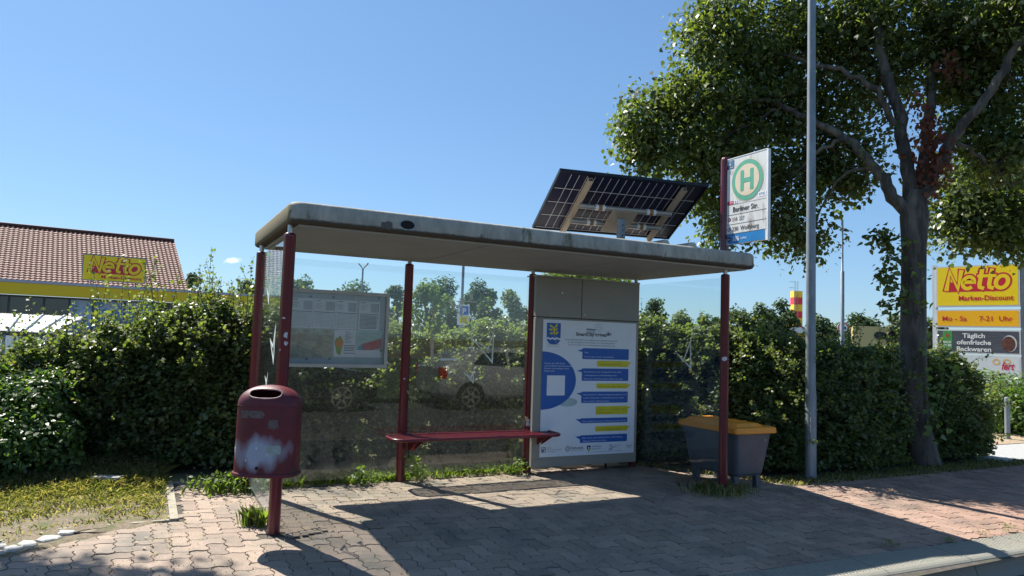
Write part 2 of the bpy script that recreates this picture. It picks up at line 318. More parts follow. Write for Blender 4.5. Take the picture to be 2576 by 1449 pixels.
# ================================================================== SETTING
def zg(v): return .05 * min(v, 0.0)      # the pavement falls gently towards the kerb
def vk(u): return -1.745 - .030 * (u - 2.62)      # back edge of the kerb stones
def zground(u, v):
    if v < -1.6: return -.34
    if v < 0: return -.03 + .05 * v
    t = min(max((v - 6) / 6, 0), 1); return -.012 - .8 * t * t * (3 - 2 * t)
def sheet(name, us, vs, zf, m, org=None):
    mb = MB(); n = len(vs); mb.add([tuple(wl(u, v, zf(u, v))) for u in us for v in vs], [(i * n + j, (i + 1) * n + j, (i + 1) * n + j + 1, i * n + j + 1) for i in range(len(us) - 1) for j in range(n - 1)])
    o = mb.build(name, m, org=(0, 0, 0)); return tag(o, kind='structure')
K['ground'] = mat('ground_soil', (.16, .13, .09), (.10, .095, .05), rough=.95, scale=2, bump=.4, bscale=40, dirt=(.09, .12, .04), dirt_range=(.5, .6), dirt_scale=1.2)
sheet('ground', [-600, -100, -30, -10, 0, 10, 20, 40, 120, 600], [-500, -60, -9.2, -2.5, -1.61, -1.59, -.8, 0, 3, 6, 7, 8, 9, 10, 11, 12, 20, 60, 700], zground, K['ground'])
sheet('road', [-200, 200], [-9.0, -1.9], lambda u, v: -.25, K['asphalt'])
sheet('unseen_far_verge', [-60, 80], [-40, -9.3], lambda u, v: -.17, mat('unseen_verge_grass', (.05, .075, .025), (.035, .05, .02), rough=.95))  # unseen ground, added dark so the panes mirror a dark band
K['carpark'] = mat('car_park_asphalt', (.13, .13, .135), (.09, .09, .095), rough=.9, scale=6)
sheet('car_park_ground', [-60, 60], [14, 60], lambda u, v: -.80, K['carpark'])
K['joint'] = mat('joint_sand', (.10, .085, .07), (.05, .045, .035), rough=1, scale=18, dirt=(.05, .06, .02), dirt_scale=6)
sheet('pavement_bed', [-8, 22], [-1.58, -.8, 0, 1.9], lambda u, v: -.008 + zg(v), K['joint'])
sheet('pavement_bed', [-8, 22], [-2.2, -1.585], lambda u, v: -.008 + zg(v), K['joint'])

# interlocking wave pavers laid as herringbone
K['paver'] = mat('concrete_paver', (.36, .275, .21), (.235, .175, .135), rough=.88, scale=130, contrast=(.40, .60), bump=.35, bscale=260, island=.17, dirt=(.165, .145, .118), dirt_scale=1.7, dirt_range=(.47, .66))
pt = K['paver'].node_tree
g_ = node(pt, 'ShaderNodeNewGeometry'); mr_ = node(pt, 'ShaderNodeMapRange'); tint = node(pt, 'ShaderNodeMix', data_type='RGBA', blend_type='MULTIPLY')
tcp = node(pt, 'ShaderNodeTexCoord'); sp_ = node(pt, 'ShaderNodeSeparateXYZ'); pt.links.new(tcp.outputs['Object'], sp_.inputs[0])
mr_.inputs['From Min'].default_value = 1.0; mr_.inputs['From Max'].default_value = 5.5; pt.links.new(sp_.outputs['X'], mr_.inputs['Value'])   # the stones are redder towards the right
pb = pt.nodes['Principled BSDF']; src = pb.inputs['Base Color'].links[0].from_socket
tint.inputs[7].default_value = (1.08, .86, .82, 1); pt.links.new(mr_.outputs[0], tint.inputs[0]); pt.links.new(src, tint.inputs[6]); pt.links.new(tint.outputs[2], pb.inputs['Base Color'])
S = .1125
def vback(u):
    if u < -.66: return .56 if u > -1.42 else .56 + (u + 1.42) * 1.45
    if u < -.60: return .60
    if u < .05: return 2.12
    if u < 2.9: return 1.50
    if u < 4.45: return 1.78
    if u < 5.3: return 1.5 - (u - 4.45) * 1.6
    return .04
def paver_outline(i, j, vert):
    w_, h_ = (1, 2) if vert else (2, 1); pts = []
    n = 6
    for k in range(w_ * n): pts.append((i + k / n, j))
    for k in range(h_ * n): pts.append((i + w_, j + k / n))
    for k in range(w_ * n): pts.append((i + w_ - k / n, j + h_))
    for k in range(h_ * n): pts.append((i, j + h_ - k / n))
    a = np.array(pts, float); c = a.mean(0); a = c + (a - c) * np.array([1 - .045 / w_ , 1 - .045 / h_])
    x = a[:, 0] + .085 * np.sin(2 * np.pi * a[:, 1]) ; y = a[:, 1] + .085 * np.sin(2 * np.pi * a[:, 0])
    return np.stack([x, y], 1)
pav_tops = {}
mb = MB()
rr_ = random.Random(3)
for i in range(int(-6 / S), int(17 / S)):
    for j in range(int(-2.2 / S), int(2.4 / S)):
        mm = (i - j) % 4
        if mm == 0: o_ = paver_outline(i, j, False); cx, cy = i + 1, j + .5
        elif mm == 3: o_ = paver_outline(i, j, True); cx, cy = i + .5, j + 1
        else: continue
        u, v = cx * S, cy * S
        if v < vk(u) - .10 or v > vback(u): continue
        if (u > 11 and rr_.random() < 0): continue
        if math.hypot(u + .03, v - .0) < .09 : continue
        o_ = o_ * S; o_[:, 1] = np.maximum(o_[:, 1], vk(o_[:, 0]) + .012); dz = rr_.gauss(0, .0016); tx, ty = rr_.gauss(0, .010), rr_.gauss(0, .010)
        if o_[:, 1].max() < vk(u) + .03: continue
        n = len(o_); c = o_.mean(0)
        zb_ = zg(v); z = zb_ + dz + (o_[:, 0] - c[0]) * 0 + (o_[:, 1] - c[1]) * (.05 if v < 0 else 0) + (o_[:, 0] - c[0]) * tx + (o_[:, 1] - c[1]) * ty
        inn = c + (o_ - c) * .955; inn[:, 1] = np.maximum(inn[:, 1], vk(inn[:, 0]) + .014)
        vs = [(*wl(a, b), ) for a, b in inn]; vs = [(p[0], p[1], z[k]) for k, p in enumerate(vs)]
        ve = [(*wl(a, b), ) for a, b in o_]; ve1 = [(p[0], p[1], z[k] - .003) for k, p in enumerate(ve)]; ve2 = [(p[0], p[1], zb_ - .007) for p in ve]
        mb.add(vs + ve1 + ve2, [tuple(range(n))] + [(k, n + k, n + (k + 1) % n, (k + 1) % n) for k in range(n)] + [(n + k, 2 * n + k, 2 * n + (k + 1) % n, n + (k + 1) % n) for k in range(n)])
me = bpy.data.meshes.new('pavement'); me.from_pydata(mb.v, [], mb.f); me.materials.append(K['paver']); me.update()
pv = bpy.data.objects.new('pavement', me); col.objects.link(pv); tag(pv, kind='structure')

# bus kerb stones with dotted tread and rounded lip
K['kerb'] = mat('kerb_concrete', (.30, .285, .235), (.20, .195, .16), rough=.9, scale=220, bump=.6, bscale=240, dirt=(.22, .225, .19), dirt_scale=3, dirt_range=(.5, .65))
K['kerb_tread'] = mat('kerb_tread_concrete', (.32, .30, .24), (.24, .225, .185), rough=.9, scale=120, bump=.3, bscale=200, dirt=(.24, .25, .20), dirt_scale=4, dirt_range=(.5, .65))
kt = K['kerb_tread'].node_tree; kb_ = kt.nodes['Principled BSDF']; tck = node(kt, 'ShaderNodeTexCoord'); vr = node(kt, 'ShaderNodeTexVoronoi'); vr.inputs['Scale'].default_value = 34; vr.inputs['Randomness'].default_value = .12
kt.links.new(tck.outputs['Object'], vr.inputs['Vector']); bk = node(kt, 'ShaderNodeBump'); bk.inputs['Strength'].default_value = 1.0; bk.inputs['Distance'].default_value = .03; bk.invert = True
kt.links.new(vr.outputs['Distance'], bk.inputs['Height']); kt.links.new(kb_.inputs['Normal'].links[0].from_socket, bk.inputs['Normal']); kt.links.new(bk.outputs[0], kb_.inputs['Normal'])
prof = [(0, -.24), (0, .0), (-.275, -.013)]; lip = [(-.275 - .075 * math.sin(R(a)), -.043 + .040 * math.cos(R(a))) for a in (0, 20, 40, 60, 80, 100)] + [(-.355, -.07), (-.37, -.11), (-.40, -.15), (-.42, -.24)]
kseam = [2.96 + .93 * k for k in range(-10, 16)]
mb = MB()
for a, b in zip(kseam[:-1], kseam[1:]):
    pr = prof + lip; n = len(pr); a += .005; b -= .005
    vs = [tuple(wl(a, vk(a) + p, q - .0875)) for p, q in pr] + [tuple(wl(b, vk(b) + p, q - .0875)) for p, q in pr]
    mb.add(vs, [(1, 2, n + 2, n + 1)], 1)
    mb.add(vs, [(0, 1, n + 1, n)] + [(k, k + 1, n + k + 1, n + k) for k in range(2, n - 1)] + [tuple(range(n)), tuple(range(2 * n - 1, n - 1, -1))], 0)
tag(mb.build('kerb', [K['kerb'], K['kerb_tread']], org=(0, 0, 0)), kind='structure')

# edging strip beside the lawn, and the thin one in front of it
K['edging'] = mat('edging_concrete', (.36, .32, .25), (.27, .24, .18), rough=.9, scale=40, bump=.3, dirt=(.14, .14, .08), dirt_scale=6)
mb = MB()
for v0, v1 in ((.61, 1.08), (1.085, 1.58), (1.585, 2.10)):
    for p in [(-.665, -.605, v0, v1)]:
        P = [wl(p[0], p[2], -.03), wl(p[1], p[2], -.03), wl(p[1], p[3], -.03), wl(p[0], p[3], -.03)]; mb.add([tuple(q) for q in P] + [(q[0], q[1], .012) for q in P], [(0, 1, 2, 3), (4, 5, 6, 7), (0, 1, 5, 4), (1, 2, 6, 5), (2, 3, 7, 6), (3, 0, 4, 7)])
for u0, u1 in ((-1.40, -1.02), (-1.01, -.67)):
    P = [wl(u0, .585, -.03), wl(u1, .60, -.03), wl(u1, .635, -.03), wl(u0, .62, -.03)]; mb.add([tuple(q) for q in P] + [(q[0], q[1], .006) for q in P], [(0, 1, 2, 3), (4, 5, 6, 7), (0, 1, 5, 4), (1, 2, 6, 5), (2, 3, 7, 6), (3, 0, 4, 7)])
tag(mb.build('lawn_kerb', K['edging'], org=(0, 0, 0)), kind='structure')
def poly_sheet(name, pts, z, m, n=10, bump=0.0, seed=0):
    """filled 4-corner sheet in local coordinates with slight relief"""
    a, b, c, d = [np.array(p, float) for p in pts]; us = np.linspace(0, 1, n + 1); mbx = MB(); g = random.Random(seed)
    vs = []
    for s_ in us:
        for t_ in us:
            p = (a * (1 - s_) + b * s_) * (1 - t_) + (d * (1 - s_) + c * s_) * t_; e = bump * g.random() if 0 < s_ < 1 and 0 < t_ < 1 else 0
            vs.append(tuple(wl(p[0], p[1], z + e)))
    k = n + 1; mbx.add(vs, [(i * k + j, (i + 1) * k + j, (i + 1) * k + j + 1, i * k + j + 1) for i in range(n) for j in range(n)], 0, True)
    return tag(mbx.build(name, m, org=(0, 0, 0)), kind='structure')
poly_sheet('lawn_ground', [(-7.5, -4.2), (-.668, .63), (-.668, 3.2), (-7.5, 3.6)], -.004, K['soil'], 40, .02)
poly_sheet('verge_ground', [(.06, 1.52), (2.9, 1.52), (2.9, 3.0), (.06, 3.0)], -.004, K['soil'], 24, .025, 1)
K['slab'] = mat('side_path_paving', (.38, .38, .37), (.30, .30, .29), rough=.85, scale=20)
sheet('side_path', [9.6, 20], [.25, 1.35], lambda u, v: .0, K['slab'])
poly_sheet('mulch_ground', [(9.4, 1.4), (22, 1.4), (22, 6.0), (9.4, 6.0)], -.002, mat('mulch', (.42, .33, .22), (.20, .14, .09), rough=.95, scale=30, bump=.6), 20, .03, 2)

# ================================================================== BUS SHELTER
sh = thing('bus_shelter', 'open glass bus shelter with burgundy posts and weathered grey flat roof', 'bus shelter', (0, 0, 0))
# roof
K['roof'] = mat('weathered_roof_edge', (.42, .395, .34), (.26, .25, .215), rough=.85, scale=9, stretch=(1, 1, .35), bump=.25, bscale=60, dirt=(.10, .095, .055), dirt_range=(.56, .68), dirt_scale=7)
rt = K['roof'].node_tree; rb = rt.nodes['Principled BSDF']; tcr = node(rt, 'ShaderNodeTexCoord'); sxr = node(rt, 'ShaderNodeSeparateXYZ'); rt.links.new(tcr.outputs['Object'], sxr.inputs[0])
def grime(tree, base_socket, sep, axis, lo, hi, colr, nscale, amt=1.0, w0=.0, thr=(.35, .6)):
    a = node(tree, 'ShaderNodeMapRange'); a.inputs['From Min'].default_value = hi; a.inputs['From Max'].default_value = lo; tree.links.new(sep.outputs[axis], a.inputs['Value'])
    n = node(tree, 'ShaderNodeTexNoise'); n.inputs['Scale'].default_value = nscale; n.inputs['Detail'].default_value = 7; n.inputs['Roughness'].default_value = .7; tree.links.new(tcr.outputs['Object'], n.inputs['Vector'])
    s = node(tree, 'ShaderNodeMath', operation='MULTIPLY_ADD'); s.inputs[1].default_value = .55; tree.links.new(n.outputs[0], s.inputs[0]); q = node(tree, 'ShaderNodeMath', operation='MULTIPLY'); q.inputs[1].default_value = amt; tree.links.new(a.outputs[0], q.inputs[0]); tree.links.new(q.outputs[0], s.inputs[2])
    r = node(tree, 'ShaderNodeMapRange'); r.inputs['From Min'].default_value = thr[0] + .2; r.inputs['From Max'].default_value = thr[1] + .2; tree.links.new(s.outputs[0], r.inputs['Value'])
    m_ = node(tree, 'ShaderNodeMix', data_type='RGBA'); m_.inputs[7].default_value = (*colr, 1); tree.links.new(r.outputs[0], m_.inputs[0]); tree.links.new(base_socket, m_.inputs[6]); return m_.outputs[2]
s0 = rb.inputs['Base Color'].links[0].from_socket
s0 = grime(rt, s0, sxr, 'Z', 2.262, 2.315, (.07, .055, .04), 26, .9)
s0 = grime(rt, s0, sxr, 'X', -.045, .03, (.12, .10, .045), 30, .55, thr=(.44, .54))
rt.links.new(s0, rb.inputs['Base Color'])
x0, x1, y0, y1 = -.042, U + .272, -.176, D + .285
rings = []
for ins, z in ((.07, 2.262), (.022, 2.262), (.008, 2.27), (.0, 2.286), (.0, 2.388), (.010, 2.408), (.028, 2.420), (.07, 2.425)):
    rings.append([(a, b, z) for a, b in rrect(x0 + ins, x1 - ins, y0 + ins, y1 - ins, max(.10 - ins, .04), 8)])
mb = MB(); mb.loft(rings, 0, True); roof = mb.build('roof', K['roof'], sh)
for p in roof.data.polygons:
    if abs(p.normal.z) > .98: p.use_smooth = False
mb = MB()
for k, (a, b) in enumerate(((0, 1.62), (1.62, 3.13), (3.13, 4.7))):
    ua, ub = max(a, x0 + .10) + (.006 if k else 0), min(b, x1 - .10) - (.006 if k < 2 else 0)
    mb.box(ua, ub, y0 + .10, y1 - .10, 2.250, 2.2615)
mb.build('soffit', K['soffit'], roof)
mb = MB()   # bare metal edge strip round the soffit
for a, b, c, d in ((x0 + .082, x1 - .082, y0 + .082, y0 + .096), (x0 + .082, x1 - .082, y1 - .096, y1 - .082)): mb.box(a, b, c, d, 2.247, 2.2613)
for a, b in ((x0 + .082, x0 + .096), (x1 - .096, x1 - .082)): mb.box(a, b, y0 + .098, y1 - .098, 2.247, 2.2613)
mb.build('soffit_trim', K['alu'], roof)
# torn stickers on the roof edge
b1 = Board((0, y0 - .001, 0), (1, 0, 0), (0, 0, 1), .0015)
pu = pix_v(1025, 566, y0); b1.poly([(pu[0] + .068 * math.cos(a) * (1 + .12 * math.sin(5 * a)), pu[2] + .042 * math.sin(a) * (1 + .1 * math.cos(7 * a))) for a in np.linspace(0, 6.28, 30)[:-1]], K['lgrey'], 1)
b1.poly([(pu[0] + .058 * math.cos(a), pu[2] + .034 * math.sin(a)) for a in np.linspace(0, 6.28, 30)[:-1]], K['dark'], 2)
pu = pix_v(973, 567, y0); b1.poly([(pu[0] + .045 * (1 if math.cos(a) > 0 else -1) * min(1, abs(math.cos(a)) * 1.4) * (1 + .1 * math.sin(9 * a)), pu[2] + .03 * math.sin(a) * (1 + .2 * math.cos(5 * a))) for a in np.linspace(0, 6.28, 34)[:-1]], mat('torn_sticker', (.10, .08, .07)), 1)
b1.build('torn_sticker', roof)
# posts
def post_mesh(u, v, z0=0.0, z1=HP, r=.044, name='post', parent=sh, scuffs=()):
    n = 48; rings = []
    def ring(rad, z): return [(u + rad * (1 - (.05 if (i % 6) in (2, 3) else 0)) * math.cos(2 * math.pi * i / n), v + rad * (1 - (.05 if (i % 6) in (2, 3) else 0)) * math.sin(2 * math.pi * i / n), z) for i in range(n)]
    for rad, z in ((r, z0), (r, z1 - .03), (r * 1.02, z1 - .028), (r * 1.0, z1 - .015), (r * .9, z1 - .004), (r * .7, z1)): rings.append(ring(rad, z))
    mb = MB(); mb.loft(rings, 0, True); o = mb.build(name, K['red'], parent); return o
K['scuff'] = mat('chipped_white', (.7, .7, .72), (.45, .42, .42), rough=.8, scale=60)
def scuff(post, u, v, z, w_, h_, ang=None, seed=0):
    """worn patch of bare or pasted material that follows the post's round face, facing the camera"""
    g = random.Random(seed); c = uv(CAM); a0 = math.atan2(c[1] - v, c[0] - u) if ang is None else ang
    n = 12; pts = []
    for k in range(n):
        t = 2 * math.pi * k / n; q = 1 + g.uniform(-.35, .25); pts.append((w_ / 2 * math.cos(t) * q, h_ / 2 * math.sin(t) * q))
    r = .0462; mb = MB(); vs = [(u + r * math.cos(a0 + p / r), v + r * math.sin(a0 + p / r), z + q) for p, q in pts]; vs.append((u + r * math.cos(a0), v + r * math.sin(a0), z))
    mb.add(vs, [(k, (k + 1) % n, n) for k in range(n)]); return mb.build('paint_scuff', K['scuff'], post)
PP = {}
for key, u, v in (('FL', 0, 0), ('BL', 0, D), ('BM', BW, D), ('B1', 2 * BW, D), ('BR', U, D), ('FR', U, 0)):
    o = post_mesh(u, v); PP[key] = o
    mb = MB(); mb.tube([(u, v, HP - .005), (u, v, 2.2615)], .021, 20); mb.build('pin', K['steel'], o)
c_ = uv(CAM)
for key, u, v, Y, w_, h_, dx, sd in (('FL', 0, 0, 843, .030, .05, .2, 1), ('FL', 0, 0, 863, .028, .035, .3, 2), ('FL', 0, 0, 800, .03, .012, -.3, 3), ('BM', BW, D, 952, .018, .018, 0, 4), ('B1', 2 * BW, D, 1062, .07, .07, -.1, 5), ('FR', U, 0, 902, .055, .05, 0, 6), ('B1', 2 * BW, D, 905, .012, .03, .6, 8), ('FL', 0, 0, 880, .012, .02, -.6, 9)):
    zc = pix_v(1300, Y, v)[2]; X_ = {'FL': 712, 'BM': 1020, 'B1': 1331, 'FR': 1820}[key]; zc = pix_v(X_, Y, v)[2]
    a0 = math.atan2(c_[1] - v, c_[0] - u) + dx; scuff(PP[key], u, v, zc, w_, h_, a0, sd)
# glass panes
K['glass'] = glassmat('safety_glass', dust=.003, tint=(.96, .985, .975), low=.006, refl=1.05)
K['glassside'] = glassmat('safety_glass_side', dust=.006, tint=(.965, .985, .98), low=.07)
K['glassdusk'] = glassmat('safety_glass_right', dust=.0035, tint=(.92, .955, .95), low=.006, refl=.65)
def pane(name, u0, u1, v0, v1, z0, z1, m, lab=None):
    mb = MB(); mb.box(u0, u1, v0, v1, z0, z1); o = mb.build(name, m, sh)
    if lab: o['label'] = lab
    mb = MB()
    return o
gl = pane('glass_pane', -.004, .004, .055, D - .055, .07, 2.17, K['glassside'], 'dusty end pane on the left')
g1 = pane('glass_pane', .055, BW - .05, D - .004, D + .004, .055, 2.165, K['glass'])
g2 = pane('glass_pane', BW + .05, 2 * BW - .05, D - .004, D + .004, .07, 2.155, K['glass'])
gr = pane('glass_pane', U - .004, U + .004, .055, D - .055, .088, 2.165, K['glassdusk'])
K['dart'] = mat('frosted_sticker', (.72, .78, .72), rough=.7); 
def dart(pane_, pts, plane, val, t=.016):
    f = pix_v if plane == 'v' else pix_u; Q = [f(X, Y, val) for X, Y in pts]
    P2 = np.array([(q[0], q[2]) if plane == 'v' else (q[1], q[2]) for q in Q])
    c = P2.mean(0); B = Board((0, val - .0045, 0) if plane == 'v' else (val - .0045, 0, 0), (1, 0, 0) if plane == 'v' else (0, 1, 0), (0, 0, 1), .0012)
    if plane == 'u': B.n = np.array([-1.0, 0, 0])
    k = len(P2)
    def inset(P2, d):
        o = []; area = sum(P2[i][0] * P2[(i + 1) % k][1] - P2[(i + 1) % k][0] * P2[i][1] for i in range(k)); sg = 1 if area > 0 else -1
        for i in range(k):
            a, b, c2 = P2[i - 1], P2[i], P2[(i + 1) % k]; e1 = (b - a) / np.linalg.norm(b - a); e2 = (c2 - b) / np.linalg.norm(c2 - b)
            n1 = sg * np.array([-e1[1], e1[0]]); n2 = sg * np.array([-e2[1], e2[0]]); bis = n1 + n2; L_ = max(np.linalg.norm(bis), .35); bis = bis / np.linalg.norm(bis); o.append(b + bis * d / max((n1 @ bis), .30))
        return o
    I = inset(P2, t); vs = [B.P(*p) for p in P2] + [B.P(*p) for p in I]
    B.mb.add(vs, [(i, (i + 1) % k, k + (i + 1) % k, k + i) for i in range(k)], B.mi(K['dart'])); B.build('bird_sticker', pane_)
z7 = lambda X, Y: ((1600 + X * .4139) / 1.5652, (1050 + Y * .4139) / 1.5652)
z3 = lambda X, Y: ((900 + X * .5177) / 1.5652, (750 + Y * .5177) / 1.5652)
z6 = lambda X, Y: ((1950 + X * .6557) / 1.5652, (1050 + Y * .6557) / 1.5652)
for P in ([(385, 320), (492, 378), (540, 265), (532, 490)], [(625, 685), (773, 770), (835, 600), (820, 925)], [(540, 1003), (612, 1045), (645, 955), (638, 1115)]): dart(g2, [z7(*p) for p in P], 'v', D)
for P in ([(296, 740), (312, 790), (324, 668), (308, 880)], [(319, 1120), (343, 1170), (366, 1000), (346, 1328)], [(280, 1405), (294, 1440), (305, 1372), (292, 1500)]): dart(gl, [z3(*p) for p in P], 'u', 0.0, .03)
for P in ([(1060, 480), (1130, 560), (1178, 430), (1180, 620)],): dart(gr, [z6(*p) for p in P], 'u', U, .02)
# tape remnants and scratched foil on the middle pane
b1 = Board((0, D - .0046, 0), (1, 0, 0), (0, 0, 1), .0012)
K['tape'] = mat('old_tape', (.55, .47, .36), (.40, .33, .25), rough=.8, scale=30)
for P, mt in (([(232, 600), (250, 640), (258, 700), (256, 880), (240, 905), (230, 870), (228, 700)], 'tape'), ([(250, 380), (258, 385), (260, 500), (252, 520)], 'tape'), ([(300, 878), (330, 872), (490, 874), (500, 886), (330, 894)], 'dart'), ([(596, 262), (632, 258), (634, 315), (600, 325)], 'dart'), ([(470, 325), (655, 330), (650, 345), (600, 336), (470, 332)], 'dart'), ([(692, 240), (715, 262), (740, 290), (722, 280)], 'dart'), ([(618, 440), (626, 440), (626, 820), (618, 820)], 'dart')):
    q = [pix_v(*z7(*p), D) for p in P]; b1.poly([(a[0], a[2]) for a in q], K[mt])
b1.build('tape_remnant', g2)

# ------------------------------------------------------------------ bench
bn = thing('bench', 'burgundy perforated steel bench between the two middle rear posts', 'bench', (2.15, 1.25, 0))
u0, u1, v0, v1, zb = 1.25, 3.10, 1.085, 1.44, .462
mb = MB(); pts = rrect(u0, u1, v0, v1, .10, 8); pts = [(a, b, zb) for a, b in pts]; mb.tube(pts + [pts[0]], .0165, 10, caps=False); mb.build('rim', K['red'], bn)
mb = MB(); g = .0235
n_ = int((u1 - u0) / g)
for i in range(1, n_):
    x = u0 + i * g; ins = 0
    for ux in (x - u0, u1 - x):
        if ux < .10: ins = .10 - math.sqrt(max(0, .10 ** 2 - (.10 - ux) ** 2))
    mb.box(x - .0036, x + .0036, v0 + ins, v1 - ins, zb - .001, zb + .006)
for i in range(1, int((v1 - v0) / g)):
    y = v0 + i * g; ins = 0
    for vy in (y - v0, v1 - y):
        if vy < .10: ins = .10 - math.sqrt(max(0, .10 ** 2 - (.10 - vy) ** 2))
    mb.box(u0 + ins, u1 - ins, y - .0036, y + .0036, zb - .0025, zb + .0045)
mb.build('seat', K['red'], bn)
for pu_ in (BW, 2 * BW):
    s_ = 1
    mb = MB()
    for dx in (.047, .10):
        mb.prism([(v0 + .05, zb - .02), (1.452, zb - .02), (1.452, zb - .15), (1.40, zb - .15)], 'x', pu_ + dx, pu_ + dx + .006)
    mb.box(pu_ + .047, pu_ + .106, v0 + .05, 1.452, zb - .0245, zb - .0205)
    mb.build('bracket', K['red'], bn)

# ------------------------------------------------------------------ timetable case
tc_ = thing('timetable_case', 'aluminium framed timetable showcase hung on the rear glass, full of pinned sheets', 'timetable case', (.73, 1.45, 1.13))
x0, x1, z0, z1, yf = .235, 1.24, 1.134, 1.876, 1.43
mb = MB(); t_ = .033
mb.box(x0, x1, yf, 1.494, z1 - t_, z1); mb.box(x0, x1, yf, 1.494, z0, z0 + t_); mb.box(x0, x0 + t_, yf, 1.494, z0 + t_, z1 - t_); mb.box(x1 - t_, x1, yf, 1.494, z0 + t_, z1 - t_)
mb.build('frame', K['alu'], tc_)
mb = MB(); mb.box(x0 + t_, x1 - t_, 1.478, 1.490, z0 + t_, z1 - t_); bb = mb.build('backboard', mat('whiteboard', (.34, .37, .40), (.30, .33, .36), rough=.5), tc_)
mb = MB(); mb.tube([(x1 - .017, yf - .004, z0 + .27), (x1 - .017, yf + .002, z0 + .27)], .009, 14); mb.build('lock', K['steel'], tc_)
iu = (x1 - x0 - 2 * t_); iz = (z1 - z0 - 2 * t_); ox_, oz_ = x0 + t_, z0 + t_
cols = [(0.02, .245), (.25, .475), (.48, .70), (.72, .945)]
K['paper'] = mat('timetable_paper', (.62, .63, .66), rough=.7); K['paper2'] = mat('map_paper', (.40, .38, .30), (.24, .25, .19), rough=.7, scale=18)
for k, (a, b) in enumerate(cols):      # upper row: timetables
    B = Board((ox_ + a * iu, 1.4775, oz_ + .50 * iz), (1, 0, 0), (0, 0, 1)); w_, h_ = (b - a) * iu, .42 * iz
    B.rect(0, 0, w_, h_, K['paper'], 1); B.ell(.02, h_ - .015, .006, .006, K['grey'], 2, 12); B.rect(.034, h_ - .019, .06, h_ - .011, K['grey'], 2)
    for q in range(5): B.rect(.015, h_ - .045 - q * .011, .015 + .07 * (1 - .4 * ((q * 7 + k) % 3) / 2), h_ - .041 - q * .011, K['lgrey'], 2)
    B.rect(w_ * .55, h_ * .62, w_ * .95, h_ * .92, K['lgrey'], 2)
    for q in range(6): B.rect(w_ * .57 + q * w_ * .062, h_ * .63, w_ * .585 + q * w_ * .062, h_ * .91, K['paper'], 3)
    B.rect(.008, h_ * .545, w_ - .006, h_ * .565, K['navy'], 2)
    for q in range(11): B.rect(.01, h_ * .50 - q * h_ * .044, w_ - .008, h_ * .512 - q * h_ * .044, K['grey'] if k == 3 else K['lgrey'], 2)
    if k == 3:
        for q in range(11): B.rect(.01, h_ * .485 - q * h_ * .044, w_ - .03, h_ * .497 - q * h_ * .044, K['grey'], 2)
    for q in (.33, .66): B.rect(w_ * q, h_ * .03, w_ * q + .0015, h_ * .54, K['lgrey'], 2)
    o = B.build('timetable_sheet', tc_)
for k, (a, b) in enumerate(((.02, .235), (.24, .465))):      # lower left: line network maps
    B = Board((ox_ + a * iu, 1.4775, oz_ + .07 * iz), (1, 0, 0), (0, 0, 1)); w_, h_ = (b - a) * iu, .42 * iz
    B.rect(0, 0, w_, h_, K['paper2'], 1); g = random.Random(k)
    K.setdefault('mapline', mat('map_line', (.13, .16, .12), (.24, .14, .09), rough=.7, scale=20))
    for q in range(60):
        xx, yy = g.uniform(.01, w_ - .06), g.uniform(.05, h_ - .02)
        if g.random() < .6: B.rect(xx, yy, xx + g.uniform(.02, .055), yy + .0022, K['mapline'], 2)
        else: B.rect(xx, yy - .03, xx + .0022, yy, K['mapline'], 3)
    for q in range(5): B.rect(.01, .006 + q * .008, w_ * .5, .009 + q * .008, K['grey'], 2)
    B.rect(w_ * .6, h_ - .025, w_ * .85, h_ - .015, mat('map_tag', (.3, .12, .07)), 4); B.build('network_map', tc_)
B = Board((ox_ + .475 * iu, 1.4775, oz_ + .10 * iz), (1, 0, 0), (0, 0, 1)); w_, h_ = .225 * iu, .39 * iz     # tariff zone sheet
B.rect(0, 0, w_, h_, K['paper'], 1); g = random.Random(4)
mg, mo = mat('zone_green', (.16, .30, .05)), mat('zone_orange', (.60, .20, .03))
B.poly([(w_ * .05 + w_ * .36 * (.5 + .5 * math.cos(a) * (1 + .2 * math.sin(3 * a))), h_ * .42 + h_ * .34 * math.sin(a) * (1 + .1 * math.cos(5 * a))) for a in np.linspace(0, 6.283, 36)[:-1]], mg, 2)
B.poly([(w_ * .08 + w_ * .34 * (.5 + .5 * math.cos(a)), h_ * .50 + h_ * .16 * math.sin(a) * (1 + .12 * math.cos(5 * a))) for a in np.linspace(0, 6.283, 36)[:-1]], mo, 3)
for q in range(9): B.rect(w_ * .5, h_ * .93 - q * .013, w_ * .5 + .035 + .03 * ((q * 5) % 3) / 2, h_ * .93 - q * .013 + .004, K['grey'], 2)
for q in (.42, .36, .30, .24, .14): B.rect(w_ * .46, h_ * q - .002, w_ * .96, h_ * q + .004, K['navy'], 2)
B.build('tariff_map', tc_)
B = Board((ox_ + .705 * iu, 1.4775, oz_ + .10 * iz), (1, 0, 0), (0, 0, 1)); w_, h_ = .27 * iu, .39 * iz       # pale green notice with red banner
B.rect(0, 0, w_, h_, mat('notice_green', (.36, .50, .46)), 1); B.rect(0, 0, w_, h_ * .28, K['paper'], 2)
B.poly([(w_ * .05, h_ * .27), (w_ * .14, h_ * .42), (w_ * .25, h_ * .50), (w_ * .34, h_ * .27)], mat('notice_blue', (.08, .25, .38)), 3)
B.poly([(w_ * .24, h_ * .40), (w_ * .26, h_ * .51), (w_, h_ * .72), (w_, h_ * .36), (w_ * .62, h_ * .27), (w_ * .32, h_ * .27)], mat('notice_red', (.36, .05, .08), (.42, .10, .12), scale=20), 4)
B.text('Nutzen Sie auch unsere Schnellauskunft', w_ * .5, h_ * .88, .011, K['grey'], 3, width=w_ * .86, center=True); B.text('im Internet', w_ * .5, h_ * .79, .010, K['grey'], 3, center=True)
